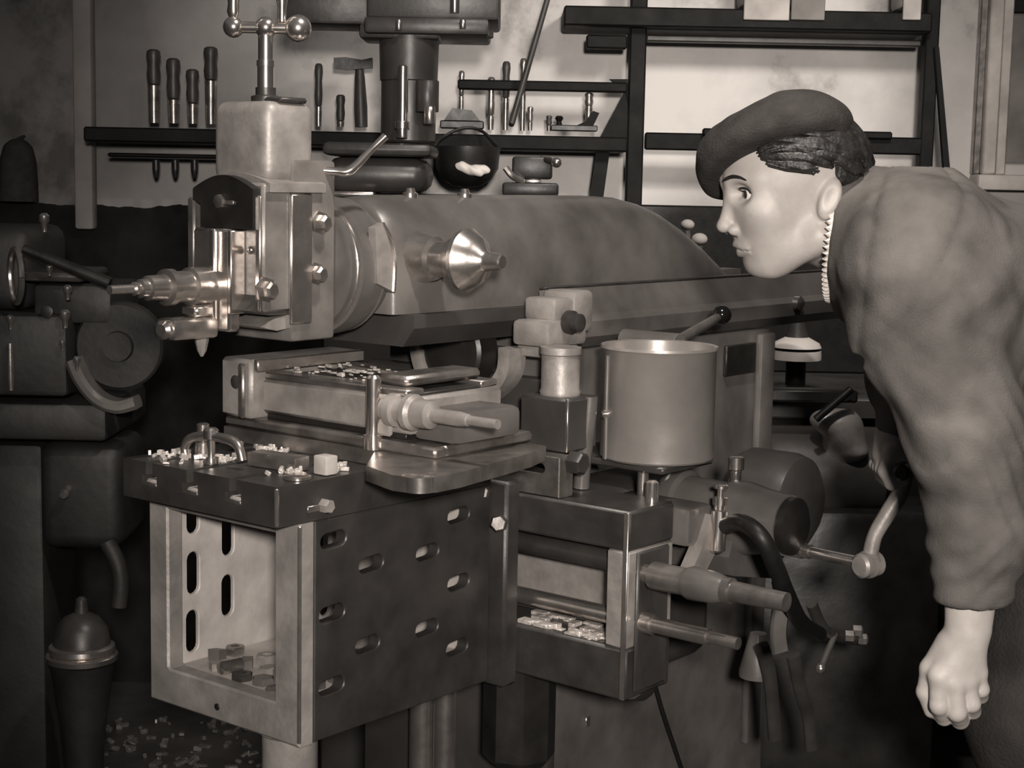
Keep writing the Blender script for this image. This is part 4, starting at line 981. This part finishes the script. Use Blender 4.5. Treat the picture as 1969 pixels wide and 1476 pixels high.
def ell(a, b, c, ctr, r, tilt=0.0, tb=0.0):
    x, y, z = a - ctr[0], b - ctr[1], c - ctr[2]
    if tilt: ct, st = math.cos(tilt), math.sin(tilt); x, z = x * ct + z * st, -x * st + z * ct
    if tb: ct, st = math.cos(tb), math.sin(tb); y, z = y * ct + z * st, -y * st + z * ct
    k0 = np.sqrt((x / r[0]) ** 2 + (y / r[1]) ** 2 + (z / r[2]) ** 2) + 1e-6
    k1 = np.sqrt((x / r[0] ** 2) ** 2 + (y / r[1] ** 2) ** 2 + (z / r[2] ** 2) ** 2) + 1e-6
    return k0 * (k0 - 1) / k1
def cone(a, b, c, p, q, r0, r1, bs=1.0):
    p = np.array(p, float); q = np.array(q, float); d = q - p; L2 = d @ d
    x, y, z = a - p[0], (b - p[1]) / bs, c - p[2]
    t = np.clip((x * d[0] + y * d[1] / bs + z * d[2]) / L2, 0, 1)
    return np.sqrt((x - t * d[0]) ** 2 + (y - t * d[1] / bs) ** 2 + (z - t * d[2]) ** 2) - (r0 + (r1 - r0) * t)
def wob(a, b, c, f=40.0, ph=0.0):
    return (np.sin(a * f + 1.7 * np.sin(c * f * .6 + ph)) * np.sin(c * f * .8 + 1.3 * np.sin(b * f * .7 + ph)) + .5 * np.sin((a + c) * f * 1.9 + ph) * np.sin(b * f * 1.6 + c * f))
YAW = math.radians(9)
def face_rot(a, b, c):
    ct, st = math.cos(YAW), math.sin(YAW); return a * ct - b * st, a * st + b * ct, c
def unface(p):
    ct, st = math.cos(YAW), math.sin(YAW); return (p[0] * ct + p[1] * st, -p[0] * st + p[1] * ct, p[2])
def head_sdf(a, b, c):
    a, b, c = face_rot(a, b, c); m = np.abs(b)
    d = ell(a, b, c, (.020, 0, .052), (.097, .075, .082), .15)
    d = smin(d, ell(a, b, c, (-.022, 0, .03), (.052, .060, .055), -.1), .02)             # forehead
    d = smin(d, ell(a, b, c, (-.016, 0, -.022), (.046, .057, .070), .30), .02)           # face mass
    d = smin(d, cone(a, m, c, (.036, .052, -.036), (-.016, .018, -.072), .020, .017), .022)  # jaw
    d = smin(d, ell(a, b, c, (-.027, 0, -.074), (.017, .022, .0165)), .012)              # chin
    d = smin(d, ell(a, m, c, (-.033, .038, -.006), (.024, .024, .022)), .02)             # cheekbone
    d = smin(d, cone(a, m, c, (-.068, .010, .036), (-.046, .046, .037), .010, .009), .012)   # brow
    d = smax(d, -ell(a, m, c, (-.068, .032, .018), (.017, .018, .0125)), .010)           # eye socket
    d = smin(d, cone(a, b, c, (-.066, 0, .018), (-.076, 0, -.022), .0075, .0085), .010)  # nose ridge
    d = smin(d, ell(a, b, c, (-.0755, 0, -.0255), (.0105, .0095, .0085)), .005)
    d = smin(d, ell(a, m, c, (-.064, .0115, -.030), (.010, .0065, .0075)), .004)         # nostril wings
    d = smax(d, -ell(a, m, c, (-.068, .0075, -.0375), (.005, .0032, .003)), .002)
    d = smin(d, ell(a, b, c, (-.048, 0, -.048), (.0115, .022, .012)), .010)              # mouth mound
    d = smin(d, cone(a, m, c, (-.0585, 0, -.0485), (-.048, .022, -.054), .0052, .0030), .004)
    d = smin(d, cone(a, m, c, (-.0520, 0, -.0600), (-.045, .020, -.0575), .0058, .0030), .004)
    d = smax(d, -cone(a, m, c, (-.0600, 0, -.0545), (-.046, .025, -.0560), .0013, .0010), .002)   # mouth line
    d = smin(d, cone(a, m, c, (-.062, .021, .0255), (-.050, .046, .0235), .0035, .003), .004)     # upper lid
    d = smin(d, cone(a, m, c, (-.058, .022, .0105), (-.048, .044, .0125), .003, .003), .005)      # lower lid
    e = ell(a, m, c, (.042, .074, .014), (.014, .010, .027), -.30)                       # ear
    e = smax(e, -ell(a, m, c, (.039, .085, .016), (.0075, .006, .014), -.30), .006)
    d = smin(d, e, .008)
    d = smin(d, cone(a, b, c, (.050, 0, -.012), (.155, 0, -.062), .056, .062), .03)      # neck
    return d

HB = []   # pieces of the body mesh (all joined in one skin)
hv, hf = surf(head_sdf, (-.11, -.11, -.125), (.21, .11, .15), .0021)
bodyv = [hv]; bodyf = [hf]
# near hand, hanging and loosely closed
HBY = .20
def P(px, py, db=0): return pl(px, py, HBY + db)
W0 = P(1868, 1120); W1 = P(1862, 1205)
DIG = [  # knuckle, middle joint, end joint, tip, radii
    (P(1806, 1300, .012), P(1806, 1356, .014), P(1815, 1378, -.012), P(1826, 1350, -.034), .0118),
    (P(1833, 1312, .014), P(1840, 1368, .015), P(1846, 1384, -.012), P(1850, 1352, -.036), .0122),
    (P(1858, 1305, .010), P(1868, 1352, .010), P(1870, 1366, -.014), P(1868, 1336, -.036), .0112),
    (P(1878, 1290, .002), P(1887, 1325, .002), P(1886, 1338, -.018), P(1880, 1312, -.036), .0098)]
THB = (P(1826, 1236, -.004), P(1790, 1285, -.008), P(1780, 1330, -.012), P(1790, 1366, -.014), .0125)
def hand_sdf(a, b, c):
    d = cone(a, b, c, W0, W1, .033, .029, .85)
    for k, mc, tip, dt, r in DIG:
        base = W1 + (k - W1) * .12; base[1] = HBY
        d = smin(d, cone(a, b, c, base, k, .017, .0135), .014)
    f = None
    for k, mc, tip, dt, r in DIG:
        e = smin(cone(a, b, c, k, mc, r * 1.06, r), cone(a, b, c, mc, tip, r, r * .92), .003)
        e = smin(e, cone(a, b, c, tip, dt, r * .92, r * .8), .003)
        f = e if f is None else smin(f, e, .0015)
    d = smin(d, f, .006)
    for k, mc, tip, dt, r in DIG: d = smin(d, ell(a, b, c, k + np.array([0, .004, 0]), (.010, .008, .010)), .005)
    e = smin(cone(a, b, c, THB[0], THB[1], .018, .0135), cone(a, b, c, THB[1], THB[2], .0130, .0115), .006)
    e = smin(e, cone(a, b, c, THB[2], THB[3], .0115, .009), .004)
    return smin(d, e, .007)
lo = np.min([W0, *[q for D_ in DIG for q in D_[:4]], *THB[:4]], 0) - .045; hi = np.max([W0, *[q for D_ in DIG for q in D_[:4]], *THB[:4]], 0) + .045
v2_, f2_ = surf(hand_sdf, lo, hi, .0021); bodyv.append(v2_); bodyf.append(f2_)
# far hand closed on the crank handle
FB = -.125
def Q_(px, py, db=0): return pl(px, py, FB + db)
FW = Q_(1722, 800, -.015); FK = Q_(1712, 872, .0)
def far_hand(a, b, c):
    d = cone(a, b, c, FW, FK, .026, .026)
    for i in range(4):
        o = (i - 1.5) * .0185
        k0 = Q_(1706, 872) + np.array([.010 - .004 * i, o, .004]); k1 = Q_(1694, 898) + np.array([0, o, 0]); k2 = Q_(1706, 922) + np.array([0, o, 0]); k3 = Q_(1728, 915) + np.array([0, o, 0])
        e = smin(cone(a, b, c, k0, k1, .0115, .0108), cone(a, b, c, k1, k2, .0108, .0100), .003); e = smin(e, cone(a, b, c, k2, k3, .0100, .009), .003)
        d = smin(d, e, .004)
    t0 = Q_(1722, 868, .02); t1 = Q_(1738, 895, .03); t2 = Q_(1722, 918, .028)
    d = smin(d, cone(a, b, c, t0, t1, .014, .012), .008); return smin(d, cone(a, b, c, t1, t2, .0115, .0095), .004)
lo = np.minimum(FW, Q_(1690, 930)) - .05; hi = np.maximum(FK, Q_(1740, 860)) + .06; hi[2] = FW[2] + .03
v3_, f3_ = surf(far_hand, lo, hi, .0024); bodyv.append(v3_); bodyf.append(f3_)
# inner trunk and arms that carry head and hands under the clothes
SH = pl(1745, 525, .165); EL = pl(1862, 850, .205); WR = pl(1868, 1125, .20)
SF = pl(1770, 520, -.16); EF = pl(1752, 720, -.17)
HIP = pl(2170, 720, 0)
def core(a, b, c):
    d = cone(a, b, c, (.10, 0, -.04), pl(1745, 490), .055, .085)
    d = smin(d, cone(a, b, c, pl(1760, 500), HIP, .085, .11, 1.15), .05)
    d = smin(d, cone(a, b, c, pl(1720, 480), SH, .06, .055), .03)
    d = smin(d, smin(cone(a, b, c, SH, EL, .05, .040), cone(a, b, c, EL, WR, .040, .030), .02), .02)
    d = smin(d, smin(cone(a, b, c, SF, EF, .05, .038), cone(a, b, c, EF, FW, .038, .026), .02), .02)
    return d
v4_, f4_ = surf(core, (.05, -.28, -.60), (.72, .28, .08), .011); bodyv.append(v4_); bodyf.append(f4_)
off = 0; bv = []; bf = []
for v, f in zip(bodyv, bodyf):
    bv += [tuple(PM @ Vector(p)) for p in v]; bf += [tuple(i + off for i in q) for q in f]; off += len(v)
foot = pl(2080, 400, 0)
PR = thing('person', 'worker in dark beret and work jacket bending over the machine, one arm hanging', 'person', tuple((PM @ Vector((HIP[0] - .05, 0, -zO)))))
PB_ = B(); PB_.v = bv; PB_.f = bf
body = obj('body', PB_, SKIN, PR, fix=False)
# lip and brow tint as vertex colour of the skin
me = body.data; loc0 = WORLD[body.name]; inv = PM.inverted()
attr = me.color_attributes.new('tint', 'FLOAT_COLOR', 'POINT')
cols = np.ones((len(me.vertices), 4), np.float32)
pv = np.concatenate(bodyv); pa, pb_, pc = face_rot(pv[:, 0], pv[:, 1], pv[:, 2]); pm_ = np.abs(pb_)
dl = np.minimum(cone(pa, pm_, pc, (-.0585, 0, -.0485), (-.048, .020, -.054), .0055, .003), cone(pa, pm_, pc, (-.0520, 0, -.0600), (-.045, .018, -.0575), .0055, .003))
lip = np.clip(1 - dl / .0025, 0, 1) * (pa < .0)
cols[:, :3] = 1 - .45 * lip[:, None]
attr.data.foreach_set('color', cols.ravel())
nt = SKIN.node_tree; at_ = nt.nodes.new('ShaderNodeVertexColor'); at_.layer_name = 'tint'
mx = nt.nodes.new('ShaderNodeMix'); mx.data_type = 'RGBA'; mx.blend_type = 'MULTIPLY'; mx.inputs[0].default_value = 1
src = nt.nodes['Principled BSDF'].inputs['Base Color'].links[0].from_socket
nt.links.new(src, mx.inputs[6]); nt.links.new(at_.outputs['Color'], mx.inputs[7]); nt.links.new(mx.outputs[2], nt.nodes['Principled BSDF'].inputs['Base Color'])
def pb2(): return B(PM)
def onface(b, c, sg, out=0.0):
    """point of the face surface at lateral offset b and height c (head frame)"""
    aa = np.linspace(-.12, .02, 1400).astype(np.float32)
    w = [unface((x, b * sg, c)) for x in aa]
    w = np.array(w, np.float32); f = head_sdf(w[:, 0], w[:, 1], w[:, 2])
    k = int(np.argmax(f < 0)); return (float(aa[k]) - out, b * sg, c)
EYEW = mat('eye white', .75, .2, 0, .03, 10, 0); IRIS = mat('dark iris', .02, .1, 0, .1, 10, 0)
for sg in (1, -1):
    ec = unface((-.0475, .0315 * sg, .0185))
    e = obj('eye', pb2().ball(ec, .0128, 20), EYEW, body)
    gz = np.array(unface((-.98, .10 * sg, -.10))) ; gz /= np.linalg.norm(gz)
    ic = np.array(ec) + gz * .0088
    obj('iris', pb2().lathe(tuple(ic), tuple(gz), [(0, .0058), (.0028, .0056), (.0040, .0035), (.0045, .001)], 18), IRIS, e)
    br_ = [unface(onface(b_, c_, sg, .0012)) for b_, c_ in ((.011, .0345), (.019, .0375), (.029, .0400), (.040, .0390), (.048, .0355))]
    obj('eyebrow', pb2().tube(br_, [.0014, .0025, .0026, .0020, .0008], 10), HAIRM, body)
    ls_ = [unface(onface(b_, c_, sg, .0006)) for b_, c_ in ((.0195, .0205), (.025, .0245), (.032, .0255), (.040, .0235), (.0455, .0190))]
    obj('eyelash', pb2().tube(ls_, [.0008, .0014, .0016, .0014, .0008], 8), HAIRM, body)
# hair: locks swept back under the beret, around temple and nape
hr = pb2()
def scalp(px, py, side=1, lift=.004):
    """point on the near (or far) side of the skull under a pixel"""
    p = pl(px, py); a, c = p[0], p[2]
    t = 1 - ((a - .02) / .099) ** 2 - ((c - .052) / .084) ** 2
    return (a, side * (.077 * math.sqrt(max(t, .03)) + lift), c)
LK = [((1446, 292), (1478, 284), (1530, 290), (1580, 302)), ((1450, 302), (1490, 303), (1540, 306), (1575, 318)), ((1462, 314), (1495, 318), (1528, 322), (1548, 330)),
      ((1455, 282), (1510, 272), (1565, 280), (1615, 300)), ((1480, 296), (1530, 282), (1590, 290), (1636, 312)), ((1540, 276), (1590, 276), (1628, 292), (1644, 318)),
      ((1572, 290), (1602, 300), (1626, 316), (1638, 332)), ((1585, 305), (1608, 316), (1624, 326), (1630, 334)), ((1600, 280), (1626, 284), (1642, 300), (1648, 322)), ((1500, 270), (1550, 262), (1600, 268), (1640, 290)), ((1520, 300), (1560, 298), (1600, 310), (1620, 328))]
for sd_ in (1, -1):
    for i, lk in enumerate(LK):
        pts = [scalp(px, py, sd_) for px, py in lk]
        pts = [unface(p) if False else p for p in pts]
        hr.tube(pts, [.005, .0085, .0085, .004], 8, 5)
        for q in range(6):
            jt = [scalp(px + random.uniform(-7, 7), py + random.uniform(-7, 7), sd_, .006 + random.uniform(0, .004)) for px, py in lk]
            hr.tube(jt, [.0012, .0030, .0030, .0010], 6, 5)
# nape: cap over the back of the skull
hc_v, hc_f = surf(lambda a, b, c: smax(smax(ell(a, b, c, (.020, 0, .052), (.102, .079, .086), .15), -(a - .055 + .3 * (c - .06)), .01), -(c - .030), .01) + .0015 * np.sin(a * 500 + c * 420) , (.0, -.1, .0), (.14, .1, .15), .004)
hr.add(hc_v.tolist(), hc_f)
obj('hair', hr, HAIRM, PR, fix=False)
# beret: flat felt cap pulled over to the far side
BT = math.radians(26)
def beret(a, b, c):
    d = ell(a, b, c, (-.008, -.010, .080), (.106, .104, .060), .36, .34)
    d = smin(d, ell(a, b, c, (-.062, -.030, .050), (.040, .062, .052), .5, .2), .03)
    d = smin(d, ell(a, b, c, (.024, -.012, .088), (.056, .085, .048), -.2, .3), .03)
    d = d + .0016 * wob(a, b, c, 55, .4)
    # opening below, along the head band
    n = (.176, .46, -.87); hp = (a + .08) * n[0] + (b - .015) * n[1] + (c - .047) * n[2]
    return smax(d, hp - .002, .010)
bv_, bf_ = surf(beret, (-.17, -.16, -.06), (.17, .14, .19), .0036)
bb = pb2(); bb.add(bv_.tolist(), bf_); br_o = obj('beret', bb, FELT, PR, fix=False)
# jacket
n_ = np.array([.953, .30, -.04]); cpt_ = pl(1620, 457)
NK0 = pl(1600, 447); NK1 = pl(1740, 495)
def jacket(a, b, c):
    d = cone(a, b, c, pl(1765, 500), pl(2210, 720), .116, .165, 1.36)
    sh = cone(a, b, c, pl(1740, 470, .0), pl(1782, 500, .13), .095, .092)
    d = smin(d, sh, .05)
    d = smin(d, cone(a, b, c, pl(1730, 470, 0), pl(1770, 500, -.14), .095, .09), .05)
    cl = cone(a, b, c, pl(1628, 455), pl(1720, 475), .087, .108)                       # collar
    d = smin(d, cl, .03)
    arm = cone(a, b, c, pl(1768, 512, .115), pl(1790, 620, .165), .094, .094)
    arm = smin(arm, cone(a, b, c, pl(1790, 620, .165), pl(1866, 860, .205), .094, .070), .03)
    arm = smin(arm, cone(a, b, c, pl(1866, 860, .21), pl(1880, 1015, .205), .068, .062), .03)
    arm = smin(arm, cone(a, b, c, pl(1880, 1015, .205), pl(1870, 1130, .20), .060, .050), .02)
    # sleeve folds
    arm = arm - .0032 * np.exp(-((c - pl(1866, 830)[2]) / .09) ** 2) * np.sin(c * 120 + a * 110 + 2.5 * np.sin(b * 34) + 2.2 * np.sin(a * 48 + 1))
    arm = arm - .0022 * np.exp(-((c - pl(1880, 1020)[2]) / .06) ** 2) * np.sin(c * 190 - a * 90 + 2.4 * np.sin(a * 70) + 2 * np.sin(b * 40))
    arm = arm - .0030 * np.exp(-((c - pl(1800, 640)[2]) / .10) ** 2) * np.sin(a * 90 - c * 40 + 2.4 * np.sin(c * 32) + 2 * np.sin(b * 20))
    d = smin(d, arm, .05)
    far = smin(cone(a, b, c, pl(1775, 520, -.15), EF, .085, .066), cone(a, b, c, EF, pl(1728, 815, -.14), .064, .040), .02)
    d = smin(d, far, .02)
    d = d + .0026 * wob(a, b, c, 22, .9) + .0009 * wob(a, b, c, 52, 2.0)
    wc = wob(a * .8, b, c, 30, 3.1); d = d + .0018 * np.exp(-(wc / .32) ** 2) * np.clip((c - pl(0, 1060, .2)[2]) / .06, 0, 1)
    # armhole seam
    cseam = np.abs((a - pl(1700, 500)[0]) - .30 * (c - pl(1700, 500)[2]) - .03 * np.sin((c + .1) * 12)) ; d = d + .0045 * np.exp(-(cseam / .006) ** 2) * (b > .05) * (c > pl(0, 640)[2])
    # collar seam
    cs2 = np.abs((a - cpt_[0]) * n_[0] + b * n_[1] + (c - cpt_[2]) * n_[2] - .050); d = d + .004 * np.exp(-(cs2 / .006) ** 2)
    # neck opening, cuff opening
    d = smax(d, -((a - cpt_[0]) * n_[0] + b * n_[1] + (c - cpt_[2]) * n_[2] + .008), .006)
    d = smax(d, -cone(a, b, c, NK0 - np.array([.06, 0, -.02]), NK1, .074, .060), .006)
    cuff = pl(1868, 1158, .2); d = smax(d, (cuff[2] - c) * (np.abs(b - .2) < .12) - 1.0 * (np.abs(b - .2) >= .12), .004)
    d = smax(d, -cone(a, b, c, pl(1868, 1100, .2), pl(1866, 1200, .2), .033, .034), .004)
    return d
jv, jf = surf(jacket, (pl(1585, 0)[0], -.30, pl(0, 1175, .2)[2]), (pl(2330, 0)[0], .34, pl(0, 290, -.2)[2]), .0058)
jb = pb2(); jb.add(jv.tolist(), jf); jk = obj('jacket', jb, JACKET, PR, fix=False)
tr = pb2()
ctr = pl(1611, 457)
rp_ = []; rr_ = []
for k in range(131):
    th = 2 * math.pi * k / 130
    e1 = np.array([.042, 0, .999]); p = ctr + e1 * .0820 * math.cos(th) + np.array([-.30, .953, 0]) * .0790 * math.sin(th) - n_ * (.004 if k % 2 else .0)
    rp_.append(tuple(p)); rr_.append(.0058 if k % 2 else .0040)
tr.tube(rp_, rr_, 8, 1)
obj('collar_trim', tr, LINING, jk)
# trousers and shoes
def trousers(a, b, c):
    d = cone(a, b, c, pl(2175, 720), pl(2150, 800), .165, .15, 1.1)
    for sg, kx, ax_ in ((1, 1990, 2090), (-1, 2120, 2200)):
        hp = pl(2150, 800, .09 * sg); kn = pl(kx, 1380, .10 * sg); an = np.array([pl(ax_, 1900)[0], .10 * sg, -zO + .10])
        d = smin(d, smin(cone(a, b, c, hp, kn, .115, .088), cone(a, b, c, kn, an, .085, .07), .03), .03)
    d = d + .003 * wob(a, b, c, 30, .2)
    return smax(d, (-zO + .07) - c, .006)
tv, tf = surf(trousers, (pl(1850, 0)[0], -.28, -zO + .05), (pl(2480, 0)[0], .30, pl(0, 560)[2]), .011)
tb_ = pb2(); tb_.add(tv.tolist(), tf); obj('trousers', tb_, TROUSER, PR, fix=False)
for sg, ax_ in ((1, 2090), (-1, 2200)):
    x0 = pl(ax_, 1900)[0]
    def shoe(a, b, c, x0=x0, sg=sg):
        d = cone(a, b, c, (x0 + .05, .10 * sg, -zO + .04), (x0 - .15, .11 * sg, -zO + .032), .045, .036)
        d = smin(d, cone(a, b, c, (x0 + .02, .10 * sg, -zO + .05), (x0, .10 * sg, -zO + .12), .05, .05), .03)
        return smax(d, -(c + zO - .002), .004)
    sv, sf_ = surf(shoe, (x0 - .22, .10 * sg - .08, -zO - .01), (x0 + .14, .10 * sg + .09, -zO + .18), .007)
    sb = pb2(); sb.add(sv.tolist(), sf_); obj('shoe', sb, LEATHER, PR, fix=False)

# the crumpled rag on the pan (built here with the same surface tool)
rv, rf = surf(lambda a, b, c: ell(a, b, c, (0, 0, 0), (.042, .012, .014)) + .0022 * wob(a, b, c, 120, .5), (-.06, -.03, -.03), (.06, .03, .03), .0022)
rgb = B(ROOM); rgb.add([(RAG[0] + p[0], RAG[1] + p[1], RAG[2] + p[2] - .25 * p[0] * (p[0] < 0)) for p in rv], rf)
obj('cloth', rgb, WHITE, rg, fix=False)

# cast lug of the motor behind the crank
def lug_sdf(a, b, c):
    d = None
    for (q, r) in LUGP:
        e = ell(a, b, c, (q[0], 3.18, q[1]), (r * 1.2, .026, r * .85)); d = e if d is None else smin(d, e, .02)
    return smin(d, cone(a, b, c, (LUGP[1][0][0], 3.19, LUGP[1][0][1]), (LUGP[1][0][0] + .01, 3.24, zA), .03, .05), .03)
lx = [q[0] for q, r in LUGP]; lz = [q[1] for q, r in LUGP]
lv_, lf_ = surf(lug_sdf, (min(lx) - .07, 3.11, min(lz) - .09), (max(lx) + .07, 3.32, max(lz) + .06), .005)
lgb = B(ROOM); lgb.add(lv_.tolist(), lf_); obj('cast_lug', lgb, CAST, MB_, fix=False)
